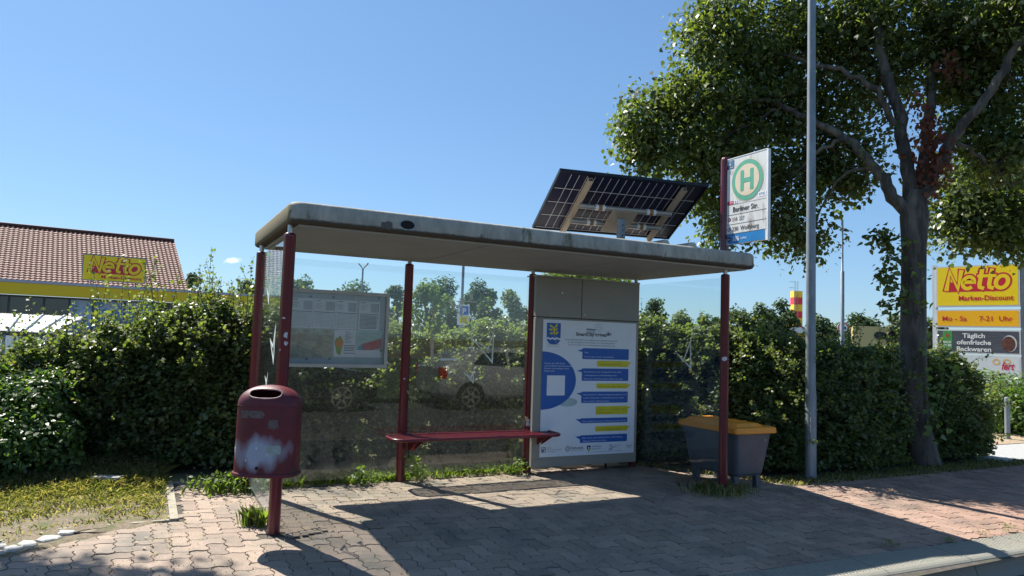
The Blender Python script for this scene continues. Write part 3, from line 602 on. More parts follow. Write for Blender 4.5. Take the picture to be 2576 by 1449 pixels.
for q in range(2): B.rect(.01, h_ * .66 - q * .012, .10 - q * .03, h_ * .66 - q * .012 + .003, K['lgrey'], 3)
B.build('notice', tc_)
for X, Y, lt in ((395, 260, 0), (740, 268, 0), (1072, 290, 1), (1422, 285, 0), (370, 705, 1), (707, 735, 1), (1045, 752, 1), (1035, 1067, 1), (1450, 1070, 0), (333, 1195, 0), (677, 1197, 0)):
    p = pix_v((1120 + X * .2622) / 1.5652, (1100 + Y * .2622) / 1.5652, 1.47); mb = MB(); mb.tube([(p[0], 1.4775 - .009, p[2]), (p[0], 1.4775 - .002, p[2])], .0115, 16); mb.build('magnet', K['tape'] if lt else K['grey'], tc_)
mb = MB(); mb.box(x0 + t_ - .001, x1 - t_ + .001, yf + .012, yf + .016, z0 + t_ - .001, z1 - t_ + .001); mb.build('glass_front', glassmat('case_glass', dust=.02, tint=(.93, .95, .95), refl=.7), tc_)

# ------------------------------------------------------------------ information cabinet
ic = thing('information_cabinet', 'tall beige metal cabinet with a blue and yellow speech bubble poster', 'cabinet', (3.6, 1.45, 0))
u0, u1, z0, z1, yf, yb = 2.89, 4.295, .075, 2.168, 1.38, 1.44
mb = MB(); mb.box(u0, u1, yf, yb, z0, 1.715, c=.006); mb.build('door_panel', K['beige'], ic)
um = u0 + (u1 - u0) * .425
for a, b, lx, lz in ((u0, um - .004, .40, .31), (um + .004, u1, .05, .055)):
    mb = MB(); mb.box(a, b, yf, yb, 1.724, z1, c=.005); o = mb.build('upper_door', K['beige'], ic)
    mb = MB(); mb.tube([(a + lx * (b - a) * (1.4 if lx > .2 else 1), yf - .004, 1.724 + (z1 - 1.724) * (.62 if lx > .2 else .1)), (a + lx * (b - a) * (1.4 if lx > .2 else 1), yf + .001, 1.724 + (z1 - 1.724) * (.62 if lx > .2 else .1))], .011, 16)
    mb.build('lock', K['steel'], o)
mb = MB(); mb.box(2.957, 4.27, 1.4415, 1.60, .11, 2.155); mb.build('housing', K['beige'], ic)
mb = MB(); mb.box(u0 - .006, u1 + .006, yf - .006, 1.60, z1 + .001, z1 + .016); mb.build('top_cap', K['alu'], ic)
mb = MB(); mb.box(u0 + .02, u1 - .02, yf - .008, yf - .001, z0 + .005, z0 + .085, c=.002); mb.build('bottom_rail', K['beige'], ic)
mb = MB(); mb.tube([(3.95, 1.5, .0), (3.95, 1.5, .11)], .014, 10); mb.build('leg', K['dark'], ic)
# poster
px0, px1, pz0, pz1 = 2.985, 4.255, .185, 1.695
B = Board((px0, yf - .004, pz0), (1, 0, 0), (0, 0, 1)); W_, H_ = px1 - px0, pz1 - pz0
def zp(x, y):      # photo zoom of the poster -> poster coordinates (corners 135,53 / 990,97 / 97,1340 / 967,1300)
    t = (y - 75) / 1245.0
    for _ in range(3):
        l = 135 + (97 - 135) * t; r = 990 + (967 - 990) * t; s = (x - l) / (r - l); top = 53 + 44 * s; bot = 1340 - 40 * s; t = (y - top) / (bot - top)
    return s * W_, (1 - t) * H_
B.rect(0, 0, W_, H_, K['white'], 1)
a_, b_ = zp(118, 628); B.ell(0, b_, .445, .32, K['blue'], 2, 40, -90, 90)
K['pgreen'] = mat('poster_shadow_green', (.45, .56, .56)); a_, b_ = zp(345, 830); B.ell(a_, b_, .13, .05, K['pgreen'], 1.5)
for x0_, y0_, x1_, y1_, m_, tx, ty, lines in (
    (478, 338, 918, 428, 'blue', 434, 349, ['Hey,', 'ich bin eine smarte Wartehalle!']), (612, 450, 916, 500, 'yellow', 952, 464, ['Was macht Dich „smart“?']),
    (472, 522, 914, 632, 'blue', 428, 538, ['Ich bewässere das umliegende Grün selbst', '- energieautark und bedarfsgerecht.', 'Sensoren und Wetterdaten helfen mir dabei.']),
    (606, 658, 912, 704, 'yellow', 948, 666, ['Und wie funktioniert das genau?']),
    (467, 733, 909, 840, 'blue', 423, 750, ['Meine Daten fürs Wassermanagement beziehe ich von', 'lokalen Füllstands- und Bodensensoren sowie', 'einer lokalen Wetterstation.']),
    (601, 866, 908, 948, 'yellow', 945, 876, ['Und was ist, wenn es in ein paar', 'Stunden regnet?']),
    (460, 973, 905, 1028, 'blue', 415, 989, ['Dafür beziehe ich externe Wetterprognosen mit ein.']),
    (597, 1048, 904, 1104, 'yellow', 938, 1054, ['Und was bringt das alles?']),
    (455, 1125, 902, 1210, 'blue', 412, 1151, ['Mehr Grün, mehr Biodiversität, mehr Kühlung', '- Besseres Klima für Dich.'])):
    a, b = zp(x0_, y1_); c, d = zp(x1_, y0_); B.rr(a, b, c, d, .012, K[m_], 2); e, f = zp(tx, ty)
    hx = a if m_ == 'blue' else c; s_ = 1 if m_ == 'blue' else -1
    B.poly([(e, f), (hx + s_ * .012, d - .008), (hx, d - .045)] if m_ == 'blue' else [(e, f), (hx - .002, d - .012), (hx - .002, d - .038)], K[m_], 1.6)
    n = len(lines); tm = K['lgrey'] if m_ == 'blue' else mat('bubble_text', (.30, .27, .02))
    hh = (d - b); lh = hh / (n + .55)
    for q, s in enumerate(lines):
        L_ = min((c - a) - .045, len(s) * .0130); B.text(s, a + .028, d - lh * (q + 1.05) - .004, .0145, K['white'] if m_ == 'blue' else tm, 3, width=L_)
a, b = zp(166, 86); c, d = zp(287, 86); w_ = c - a; cx_ = (a + c) / 2      # coat of arms
B.poly([(a, b), (c, b), (c, b - .17)] + [(cx_ + w_ / 2 * math.cos(R(t)), b - .17 - .07 * math.sin(R(t))) for t in range(15, 180, 15)] + [(a, b - .17)], K['blue'], 2)
B.stroke([(cx_ + .035, b - .215), (cx_ + .01, b - .12), (cx_ - .03, b - .03)], .005, K['yellow'], 3)
for q, (dx, dy, an) in enumerate(((-.035, -.035, 60), (.03, -.03, -35), (-.04, -.075, 80), (.028, -.07, -50), (-.03, -.115, 85), (.04, -.11, -45), (.0, -.06, 20), (.005, -.10, 10))):
    ca, sa = math.cos(R(an + 90)), math.sin(R(an + 90)); B.poly([(cx_ + dx + (p * ca - r_ * sa), b + dy + (p * sa + r_ * ca)) for p, r_ in [(.024 * math.cos(t), .012 * math.sin(t)) for t in np.linspace(0, 6.28, 13)[:-1]]], K['yellow'], 4)
B.poly([(a + w_ * k / 12, b - .163 + .006 * math.sin(k * 1.6)) for k in range(13)] + [(a + w_ * k / 12, b - .183 + .006 * math.sin(k * 1.6)) for k in range(12, -1, -1)], K['white'], 5)
x_, y_ = zp(221, 292); B.text('Gemeinde Lehre', x_, y_, .013, K['grey'], 2, width=.15, center=True); x_, y_ = zp(221, 310); B.text('gemeinsam besser', x_, y_, .010, K['grey'], 2, width=.16, center=True)
x_, y_ = zp(420, 208); x2, _ = zp(704, 208); B.text('SmartCity Irrigati', x_, y_, .040, K['black'], 3, width=x2 - x_, off=.02); x_, y_ = zp(728, 208); x2, _ = zp(746, 208); B.text('n', x_, y_, .040, K['black'], 3, width=x2 - x_, off=.02)
xd, yd = zp(716, 209); B.poly([(xd + .013 * math.cos(R(t)), yd + .012 + .013 * math.sin(R(t))) for t in range(-200, 21, 20)] + [(xd, yd + .052)], K['navy'], 4)
K['icon'] = mat('pale_icon', (.55, .57, .62)); x_, y_ = zp(510, 150); B.poly([(x_, y_), (x_ + .02, y_ + .012), (x_ + .14, y_ + .006), (x_ + .14, y_ - .004)], K['grey'], 2); B.rect(x_ + .01, y_ - .05, x_ + .13, y_ - .004, K['icon'], 1.5)
x_, y_ = zp(628, 130)
for dx, dy, r_ in ((0, .0, .035), (.035, .015, .028), (-.03, .01, .022), (.03, -.02, .026), (-.01, .028, .022)): B.ring(x_ + dx, y_ + dy, r_, r_, .003, K['icon'], 2)
B.rect(x_ - .004, y_ - .06, x_ + .004, y_ - .03, K['icon'], 2)
for q, s in enumerate(['Smarte Buswartehalle mit energieautarker Bewässerungstechnik', 'für das umliegende Grün auf Basis von Wetterprognosen', 'und Sensordaten für eine bedarfsgerechte Bewässerung']):
    x_, y_ = zp(566, 254 + q * 24); B.text(s, x_, y_ - .004, .0155, K['grey'], 2, width=(.72, .64, .63)[q], center=True)
for q, s in enumerate(['Scanne den QR-Code', 'und entdecke das spannende', 'Projekt und verfolge meine', 'Daten live!']):
    x_, y_ = zp(143, 470 + q * 24); B.text(s, x_, y_ - .003, .0155, K['white'], 3, width=(.265, .35, .32, .13)[q])
a, b = zp(160, 768); c, d = zp(323, 582); B.rect(a, b, c, d, K['white'], 3)      # blank label field
a, b = zp(114, 1296); B.rr(a, b, a + .055, b + .055, .008, K['navy'], 2); B.rr(a + .007, b + .007, a + .048, b + .048, .004, K['white'], 3); B.poly([(a + .012, b + .007), (a + .022, b + .007), (a + .044, b + .04), (a + .012, b + .034)], K['navy'], 4)
for q, s in enumerate(['Ostfalia', 'Hochschule für angewandte', 'Wissenschaften']): x_, y_ = zp(162, 1258 + q * 17); B.text(s, x_, y_, .010, K['grey'], 2, width=(.06, .19, .11)[q])
x_, y_ = zp(345, 1262); B.ring(x_, y_, .028, .030, .006, K['maroon'], 2); B.ring(x_, y_, .014, .014, .004, K['maroon'], 2)
x_, y_ = zp(370, 1268); B.text('Hohrenk', x_, y_, .030, K['maroon'], 2, width=.175, off=.012); x_, y_ = zp(372, 1284); B.text('Systemtechnik GmbH', x_, y_ + .001, .010, K['maroon'], 2, width=.17)
x_, y_ = zp(538, 1258); B.poly([(x_ - .025, y_ + .03), (x_ + .025, y_ + .03), (x_ + .025, y_ - .01), (x_, y_ - .036), (x_ - .025, y_ - .01)], K['navy'], 2); B.ell(x_, y_ + .004, .012, .010, K['white'], 3, 16); B.poly([(x_ - .02, y_ - .008), (x_ + .02, y_ - .008), (x_, y_ - .03)], K['yellow'], 3)
x_, y_ = zp(570, 1240); B.text('LANDKREIS', x_, y_, .011, K['lgrey'], 2, width=.12); x_, y_ = zp(568, 1270); B.text('HELMSTEDT', x_, y_, .014, K['navy'], 2, width=.125); B.stroke([(x_, y_ + .025), (x_ + .04, y_ + .034), (x_ + .08, y_ + .026), (x_ + .125, y_ + .032)], .004, K['grey'], 2)
x_, y_ = zp(522, 1296); B.rect(x_, y_, x_ + .48, y_ + .003, K['lgrey'], 2)
x_, y_ = zp(742, 1250)
for dx, dy, r_ in ((0, .017, .017), (.028, .0, .010), (-.008, -.022, .013), (.02, -.02, .009)): B.ring(x_ + dx, y_ + dy, r_, r_, .005, K['navy'], 2)
for q, s in enumerate(['Unternehmen', 'Revier']): x_, y_ = zp(772, 1236 + q * 17); B.text(s, x_, y_, .011, K['navy'], 2, width=(.105, .045)[q])
x_, y_ = zp(903, 1238); B.ell(x_, y_, .006, .008, K['black'], 2, 10); B.rect(x_ + .010, y_ - .03, x_ + .012, y_ + .012, K['signred'], 2)
for q in range(4): B.rect(x_ + .018, y_ + .006 - q * .010, x_ + .07 - q * .007, y_ + .009 - q * .010, K['grey'], 2)
B.build('poster', ic)

# ------------------------------------------------------------------ litter bin
bx, by = -1.675 - .0, 5.2819 - .225
lb = thing('litter_bin', 'burgundy litter bin with pale sprayed patch hung on the front left post', 'litter bin', (bx, by, .47), frame='W')
zb0, zs, zt = .478, .945, 1.085; A_, B_, NE = .218, .150, 2.7
def se(a, b, n, t):
    c, s = math.cos(t), math.sin(t); return a * math.copysign(abs(c) ** (2 / n), c), b * math.copysign(abs(s) ** (2 / n), s)
K['redbin2'] = K['redbin'].copy(); K['redbin2'].name = 'sprayed_bin_paint'
bt = K['redbin2'].node_tree; bp = bt.nodes['Principled BSDF']; tcb = node(bt, 'ShaderNodeTexCoord'); mpb = node(bt, 'ShaderNodeMapping'); bt.links.new(tcb.outputs['Object'], mpb.inputs['Vector'])
# greyish white cloud of spray paint across the lower front of the drum
mpb.inputs['Location'].default_value = (.01 * 4.3, .0, -.165 * 7.5); mpb.inputs['Scale'].default_value = (4.3, 0, 7.5)
gb = node(bt, 'ShaderNodeVectorMath', operation='LENGTH'); bt.links.new(mpb.outputs[0], gb.inputs[0]); nb = node(bt, 'ShaderNodeTexNoise'); nb.inputs['Scale'].default_value = 11; nb.inputs['Detail'].default_value = 5
mpn = node(bt, 'ShaderNodeMapping'); mpn.inputs['Scale'].default_value = (1, 1, .35); bt.links.new(tcb.outputs['Object'], mpn.inputs['Vector']); bt.links.new(mpn.outputs[0], nb.inputs['Vector'])
ab = node(bt, 'ShaderNodeMath', operation='MULTIPLY_ADD'); ab.inputs[1].default_value = 1.5; bt.links.new(nb.outputs[0], ab.inputs[0]); bt.links.new(gb.outputs['Value'], ab.inputs[2])
mb_ = node(bt, 'ShaderNodeMapRange'); mb_.inputs['From Min'].default_value = 1.75; mb_.inputs['From Max'].default_value = 1.15; mb_.inputs['To Max'].default_value = .85; bt.links.new(ab.outputs[0], mb_.inputs['Value'])
xb = node(bt, 'ShaderNodeMix', data_type='RGBA'); xb.inputs[7].default_value = (.34, .40, .50, 1); s0 = bp.inputs['Base Color'].links[0].from_socket; bt.links.new(mb_.outputs[0], xb.inputs[0]); bt.links.new(s0, xb.inputs[6]); bt.links.new(xb.outputs[2], bp.inputs['Base Color'])
N = 120; TT = [2 * math.pi * k / N for k in range(N)]
mb = MB(); rings = []
for z, k in ((zb0, 1.0), (zb0 + .02, 1.0), (zs - .004, .985)): rings.append([(bx + se(A_ * k, B_ * k, NE, t)[0], by + se(A_ * k, B_ * k, NE, t)[1], z) for t in TT])
mb.loft(rings, 0, True, True, True); body = mb.build('drum', K['redbin2'], lb)
mb = MB(); rings = []
for z, k in ((zb0 - .012, 1.035), (zb0 - .004, 1.06), (zb0 + .006, 1.06), (zb0 + .012, 1.02)): rings.append([(bx + se(A_ * k, B_ * k, NE, t)[0], by + se(A_ * k, B_ * k, NE, t)[1], z) for t in TT])
mb.loft(rings, 0, True); mb.build('bottom_rim', K['redbin'], lb)
hd = zt - zs
def dome(z):
    q = min(max((z - zs) / hd, 0), 1); return max(1 - q ** 2.3, 0) ** (1 / 2.1)
zc, oa, ob = 1.030, .112, .030; dome_rings = []; NZ = 70
zz = [zs + hd * math.sin(math.pi / 2 * k / NZ) for k in range(NZ)] + [zt]
vs, fs = [], []
for z in zz:
    s_ = max(dome(z), .001); n_e = NE - (NE - 2.2) * (z - zs) / hd
    for t in TT: x, y = se(A_ * .992 * s_, B_ * .992 * s_, n_e, t); vs.append((bx + x, by + y, z))
for i in range(len(zz) - 1):
    for j in range(N):
        q = [i * N + j, i * N + (j + 1) % N, (i + 1) * N + (j + 1) % N, (i + 1) * N + j]; c = np.mean([vs[k] for k in q], axis=0)
        if c[1] < by and abs((c[0] - bx) / oa) ** 2.6 + abs((c[2] - zc) / ob) ** 2.6 < 1: continue
        fs.append(tuple(q))
mb = MB(); mb.add(vs, fs, 0, True); hood = mb.build('hood', K['redbin'], lb)
mb = MB(); rings = []
for z, k in ((zs - .005, 1.0), (zs - .001, 1.012), (zs + .003, 1.0)): rings.append([(bx + se(A_ * k, B_ * k, NE, t)[0], by + se(A_ * k, B_ * k, NE, t)[1], z) for t in TT])
mb.loft(rings, 0, True, False, False); mb.build('seam', K['redbin'], lb)
rp = []
for k in range(49):
    t = 2 * math.pi * k / 48; x, z = se(oa, ob, 2.6, t); z += zc; s_ = dome(z); n_e = NE - (NE - 2.2) * (z - zs) / hd; q = min(abs(x) / (A_ * .992 * s_), .999); rp.append((bx + x, by - B_ * .992 * s_ * (1 - q ** n_e) ** (1 / n_e) - .002, z))
mb = MB(); mb.tube(rp, .0055, 8, caps=False); mb.build('opening_rim', mat('worn_rim', (.35, .22, .22), (.12, .02, .03), rough=.5, scale=30), lb)
mb = MB(); mb.tube([(bx - .02, by - B_ * 1.0 + .004, zb0 + .052), (bx - .02, by - B_ * 1.0 - .006, zb0 + .052)], .011, 14); mb.build('lock', K['dark'], lb)
def curved_patch(cx, cz, hw, hh, m, nm, g):
    n = 22; vs = []
    for k in range(n):
        t = 2 * math.pi * k / n; e = 1 + g.uniform(-.14, .12); x = cx + se(hw, hh, 6, t)[0] * e; z = cz + se(hw, hh, 6, t)[1] * e
        q = min(abs(x) / (A_ * .99), .99); vs.append((bx + x, by - B_ * .992 * (1 - q ** NE) ** (1 / NE) - .0022, z))
    q = abs(cx) / A_; vs.append((bx + cx, by - B_ * .992 * (1 - q ** NE) ** (1 / NE) - .0022, cz)); mb = MB(); mb.add(vs, [(k, (k + 1) % n, n) for k in range(n)]); mb.build(nm, m, body)
g = random.Random(5); K['glue'] = mat('sticker_residue', (.16, .13, .12), (.09, .05, .05), rough=.85, scale=70)
curved_patch(-.125, .888, .028, .028, K['glue'], 'sticker_residue', g); curved_patch(-.04, .893, .052, .024, K['glue'], 'sticker_residue', g); curved_patch(.075, .828, .034, .030, K['glue'], 'sticker_residue', g)
for a_, b_, c_, d_ in ((-.200, .640, .009, .020), (-.03, .665, .005, .010), (.045, .625, .006, .005), (-.10, .58, .004, .007)): curved_patch(a_, b_, c_, d_, K['scuff'], 'paint_chip', g)
curved_patch(.085, .655, .045, .030, mat('green_sprayed_paint', (.30, .36, .36), (.22, .30, .26), rough=.6, scale=30), 'paint_patch', g)
for z_ in (.60, .86):
    mb = MB(); mb.box(bx - .05, bx + .05, by + B_ - .02, by + .185, z_, z_ + .03); mb.build('mounting_bracket', K['redbin'], lb)

# ------------------------------------------------------------------ solar panel on the roof
sp = thing('solar_panel', 'dark solar panel seen from below on a short mast above the shelter roof', 'solar panel', (1.128, 7.63, 2.43), frame='W')
cx, cy, cz, yw, tl, Wp, Hp_ = 1.128, 7.63, 2.938, .291, .506, 1.686, .955
e1 = np.array([math.cos(yw), math.sin(yw), 0]); e2 = np.array([-math.sin(yw) * math.cos(tl), math.cos(yw) * math.cos(tl), -math.sin(tl)]); e3 = np.cross(e1, e2)   # e3 up-normal
C0 = np.array([cx, cy, cz])
class Fr(MB):
    def bx3(s, a0, a1, b0, b1, c0, c1, mi=0):
        P = [C0 + e1 * a + e2 * b + e3 * c for c in (c0, c1) for a, b in ((a0, b0), (a1, b0), (a1, b1), (a0, b1))]; return s.add(P, [(0, 3, 2, 1), (4, 5, 6, 7), (0, 1, 5, 4), (1, 2, 6, 5), (2, 3, 7, 6), (3, 0, 4, 7)], mi)
K['pvframe'] = mat('black_frame', (.012, .013, .015), rough=.4, metal=.3); K['pvcell'] = mat('solar_cell_back', (.008, .011, .034), (.016, .012, .040), rough=.3, scale=2, coat=.0, spec=.3); K['pvline'] = mat('cell_gap_backsheet', (.62, .62, .66), rough=.5)
f_ = Fr(); t_ = .012; hw, hh = Wp / 2, Hp_ / 2
f_.bx3(-hw, hw, -hh, -hh + t_, -.02, .018); f_.bx3(-hw, hw, hh - t_, hh, -.02, .018); f_.bx3(-hw, -hw + t_, -hh + t_, hh - t_, -.02, .018); f_.bx3(hw - t_, hw, -hh + t_, hh - t_, -.02, .018); f_.build('frame', K['pvframe'], sp)
f_ = Fr(); f_.bx3(-hw + t_, hw - t_, -hh + t_, hh - t_, .0, .006); f_.build('cell_sheet', K['pvcell'], sp)
f_ = Fr(); nx, ny = 18, 4; mx_, my_ = .055, .05
for i in range(1, nx): a = -hw + mx_ + (Wp - 2 * mx_) * i / nx; f_.bx3(a - .0022, a + .0022, -hh + my_, hh - my_ * .5, -.0030, -.0012)
for j in range(1, ny + 1): b = -hh + my_ + (Hp_ - 1.5 * my_) * j / ny; f_.bx3(-hw + .03, hw - .03, b - .0028, b + .0028, -.0058, -.0034)
f_.build('grid_lines', K['pvline'], sp)
K['pvrail'] = mat('cream_rail_paint', (.42, .34, .26), (.38, .30, .23), rough=.5)
for a in (-.50, .575):
    f_ = Fr(); 
    f_.bx3(a - .024, a + .024, -hh + .05, hh + .01, -.072, -.066); f_.bx3(a - .024, a + .024, -hh + .05, hh + .01, -.027, -.021); f_.bx3(a - .024, a - .020, -hh + .05, hh + .01, -.066, -.027); f_.bx3(a + .020, a + .024, -hh + .05, hh + .01, -.066, -.027); f_.build('rail', K['pvrail'], sp)
for b in (-.07, .19):
    mb = MB(); mb.tube([C0 + e1 * -.50 + e2 * b + e3 * -.10, C0 + e1 * .575 + e2 * b + e3 * -.10], .029, 18); o = mb.build('cross_tube', K['steel' if 0 else 'alu'], sp)
    for a in (-.27, .33):
        mb = MB(); mb.tube([C0 + e1 * (a - .055) + e2 * b + e3 * -.10, C0 + e1 * (a + .055) + e2 * b + e3 * -.10], .0325, 18); c = mb.build('clamp', K['signwhite'], o)
        mb = MB(); mb.tube([C0 + e1 * (a - .020) + e2 * b + e3 * -.10, C0 + e1 * (a + .020) + e2 * b + e3 * -.10], .0345, 18); mb.build('clamp', mat('brown_clamp_band', (.35, .17, .06)), o)
f_ = Fr(); f_.bx3(-.13, .16, -.10, .27, -.146, -.132); f_.build('mast_plate', K['pvrail'], sp)
mt = np.array([cx + .0, cy, 0]); top = C0 + e3 * -.15
mb = MB(); mb.tube([(top[0], top[1], 2.434), (top[0], top[1], top[2] - .02)], .046, 28); mast = mb.build('mast', K['galv'], sp)
cdir2 = np.array([.25, -1, 0]) / np.linalg.norm([.25, -1, 0])
for k in range(4): z_ = top[2] - .09 - .055 * k; P = np.array([top[0], top[1], z_]) + cdir2 * .0475; mb = MB(); mb.tube([P - cdir2 * .004, P + cdir2 * .0006], .0075, 10); mb.build('bolt_hole', K['dark'], mast)
mb = MB(); q0 = C0 + e1 * .60 + e2 * .25 + e3 * -.01; q1 = C0 + e1 * .66 + e2 * .38 + e3 * -.09; q2 = C0 + e1 * .62 + e2 * .46 + e3 * -.03; mb.tube([q0, (q0 + q1) / 2 + e3 * -.03, q1, q2], .0045, 6); mb.build('cable', K['dark'], sp)

# two wedge shaped ballast trays on the roof
K['wedge'] = mat('cream_sheet_metal', (.56, .53, .46), (.5, .47, .41), rough=.55)
for n_, (X, Y, lab) in enumerate(((1655, 602, 'larger cream metal wedge on the shelter roof, just right of the solar mast'), (1722, 616, 'smaller cream metal wedge on the shelter roof, closer to the stop sign'))):
    p = uv(at(X, Y, 8.0)); wd = thing('roof_wedge', lab, 'metal wedge', (p[0], p[1], 2.436), 'cream metal wedges on the roof')
    h_ = .19 if n_ == 0 else .17; a = p[0]
    mb = MB(); mb.prism([(a - .30, 2.4365), (a + .14, 2.4365), (a + .035, 2.436 + h_), (a - .015, 2.436 + h_ + .005)], 'y', p[1] - .14, p[1] + .2); mb.build('tray', K['wedge'], wd)
    mb = MB(); mb.box(a - .05, a + .22, p[1] - .165, p[1] - .145, 2.4365, 2.465); mb.tube([(a + .17, p[1] - .155, 2.465), (a + .17, p[1] - .155, 2.482)], .012, 8); mb.build('rail', K['galv'], wd)

# ------------------------------------------------------------------ bus stop sign
ss = thing('bus_stop_sign', 'bus stop flag sign with green H on a burgundy pole above the roof', 'bus stop sign', (U, .02, 2.43))
mb = MB(); n = 48; rings = []
for rad, z in ((.044, 2.436), (.044, 3.385), (.042, 3.405), (.034, 3.418), (.02, 3.422)): rings.append([(U + rad * (1 - (.05 if (i % 6) in (2, 3) else 0)) * math.cos(2 * math.pi * i / n), .02 + rad * (1 - (.05 if (i % 6) in (2, 3) else 0)) * math.sin(2 * math.pi * i / n), z) for i in range(n)])
mb.loft(rings, 0, True); mb.build('pole', K['red'], ss)
fv0, fv1, fz0, fz1 = -.024, -.556, 2.497, 3.382
K['signpanel'] = mat('weathered_sign_white', (.66, .67, .66), (.58, .59, .58), rough=.55, scale=14, stretch=(1, 1, .3), dirt=(.27, .25, .23), dirt_scale=9, dirt_range=(.52, .66))
mb = MB(); mb.box(U - .012, U + .012, fv1, fv0, fz0, fz1); mb.build('panel', K['signpanel'], ss)
mb = MB(); mb.box(U - .017, U + .017, fv1 - .016, fv1 - .0005, fz0 - .004, fz1 + .004); mb.box(U - .015, U + .015, fv1, fv0, fz1 + .0005, fz1 + .008); mb.build('edge_frame', K['signwhite'], ss)
B = Board((U - .0125, fv0, fz0), (0, -1, 0), (0, 0, 1)); Wf, Hf = fv0 - fv1, fz1 - fz0
K['hgreen'] = mat('stop_green', (.10, .40, .27), rough=.5); K['hcream'] = mat('stop_cream', (.72, .60, .44), rough=.5); K['stopblue'] = mat('stop_blue', (.01, .20, .50), rough=.45)
hc, hz_ = Wf * .515, Hf * .715; hr = .205
B.ell(hc, hz_, hr + .008, hr + .008, K['hcream'], 1, 64); B.ell(hc, hz_, hr, hr, K['hgreen'], 2, 64); B.ell(hc, hz_, hr - .045, hr - .045, K['hcream'], 3, 64)
for sx in (-1, 1): B.rect(hc + sx * .064 - .022, hz_ - .105, hc + sx * .064 + .022, hz_ + .105, K['hgreen'], 4)
B.rect(hc - .045, hz_ - .022, hc + .045, hz_ + .022, K['hgreen'], 4.5)
K['stopteal'] = mat('stop_zone_blue', (.02, .14, .26)); B.rect(.008, Hf * .885, .095, Hf * .985, K['stopteal'], 1); B.text('36', .016, Hf * .925, .028, K['white'], 2, off=.01); B.text('Wolfsburg', .012, Hf * .967, .009, K['white'], 2, width=.05); B.rect(.03, Hf * .897, .085, Hf * .903, K['hcream'], 2)
B.rr(Wf * .79, Hf * .490, Wf * .985, Hf * .545, .002, K['white'], 1); B.text('KVG', Wf * .81, Hf * .505, .026, K['stopteal'], 2, width=.078, shear=.3, off=.01)
B.rect(.006, Hf * .467, .092, Hf * .505, mat('wvg_red', (.50, .02, .06)), 1); B.text('WVG', .045, Hf * .479, .013, K['white'], 2, off=.01, width=.038); B.rect(.098, Hf * .468, .142, Hf * .505, K['white'], 1); B.ring(.12, Hf * .487, .010, .012, .004, K['grey'], 2, 14)
for fz_, fz2, m_ in ((.345, .455, 'signwhite'), (.235, .338, 'signwhite'), (.125, .228, 'signwhite')): B.rect(.004, Hf * fz_, Wf - .004, Hf * fz2, K['signpanel'], 1)
B.rect(.008, Hf * .008, Wf * .955, Hf * .118, K['stopblue'], 1)
for fz_ in (.4595, .3415, .2315, .1215): B.rect(.003, Hf * fz_ - .0022, Wf - .003, Hf * fz_ + .0022, K['grey'], 2)
B.text('Berliner Str.', .088, Hf * .372, .052, K['black'], 3, width=.335, off=.015)
B.ell(.038, Hf * .29, .022, .020, K['maroon'], 2, 24); B.text('Bus', .024, Hf * .284, .012, K['white'], 3, width=.028); B.text('218  227', .078, Hf * .268, .037, K['black'], 3, width=.165, off=.008)
B.ell(.034, Hf * .176, .023, .022, mat('line_mauve', (.28, .16, .26)), 2, 24); B.text('R', .026, Hf * .166, .022, K['white'], 3, off=.01); B.text('230  Wolfsburg', .078, Hf * .153, .042, K['black'], 3, width=.355, off=.012)
B.ell(.040, Hf * .060, .025, .025, mat('line_dark', (.05, .02, .05)), 2, 24); B.text('Bus', .026, Hf * .053, .013, K['white'], 3, width=.030); B.text('386', .090, Hf * .036, .048, K['white'], 3, width=.085, off=.012); B.text('Lehre', .200, Hf * .048, .025, K['white'], 3, width=.075)
B.build('sign_print', ss)
for z_ in (3.28, 2.56):
    mb = MB(); mb.box(U - .03, U + .03, -.030, -.022, z_, z_ + .04); mb.build('clamp', K['red'], ss)

# ------------------------------------------------------------------ grit bin
gb_ = thing('grit_bin', 'grey plastic grit bin with orange lid standing beside the right glass pane', 'grit bin', (4.75, .4, 0))
K['gritgrey'] = mat('grey_plastic', (.085, .097, .118), (.065, .075, .092), rough=.42, scale=5, dirt=(.16, .17, .18), dirt_range=(.6, .8)); K['gritor'] = mat('orange_plastic', (.88, .30, .015), (.78, .25, .015), rough=.45, scale=4, dirt=(.42, .2, .06), dirt_range=(.58, .75))
def tap(u0, u1, v0, v1, z, r=.05): return [(a, b, z) for a, b in rrect(u0, u1, v0, v1, r, 5)]
mb = MB(); mb.loft([tap(4.545, 4.91, .045, .72, .13), tap(4.53, 4.93, .03, .74, .16), tap(4.49, 4.99, -.01, .80, .50), tap(4.478, 5.00, -.02, .81, .575)], 0, False); mb.build('body', K['gritgrey'], gb_)
mb = MB(); mb.loft([tap(4.455, 5.03, -.05, .84, .575, .03), tap(4.45, 5.035, -.055, .845, .585, .03), tap(4.455, 5.03, -.05, .84, .632, .03), tap(4.475, 5.01, -.03, .82, .640, .03)], 0, False)
mb.loft([tap(4.50, 4.90, .0, .79, .6405, .03), tap(4.53, 4.86, .03, .76, .672, .04), tap(4.56, 4.83, .06, .73, .676, .04)], 0, False)
for v_ in (.18, .32, .46, .60): mb.box(4.57, 4.82, v_ - .012, v_ + .012, .6765, .684, c=.004)
mb.build('lid', K['gritor'], gb_)
for a, b in ((4.565, .075), (4.565, .65), (4.87, .075), (4.87, .65)):
    mb = MB(); mb.prism([(a - .026, .0), (a + .026, .0), (a + .034, .135), (a - .034, .135)], 'y', b - .028, b + .028); mb.build('leg', K['gritgrey'], gb_)
mb = MB()
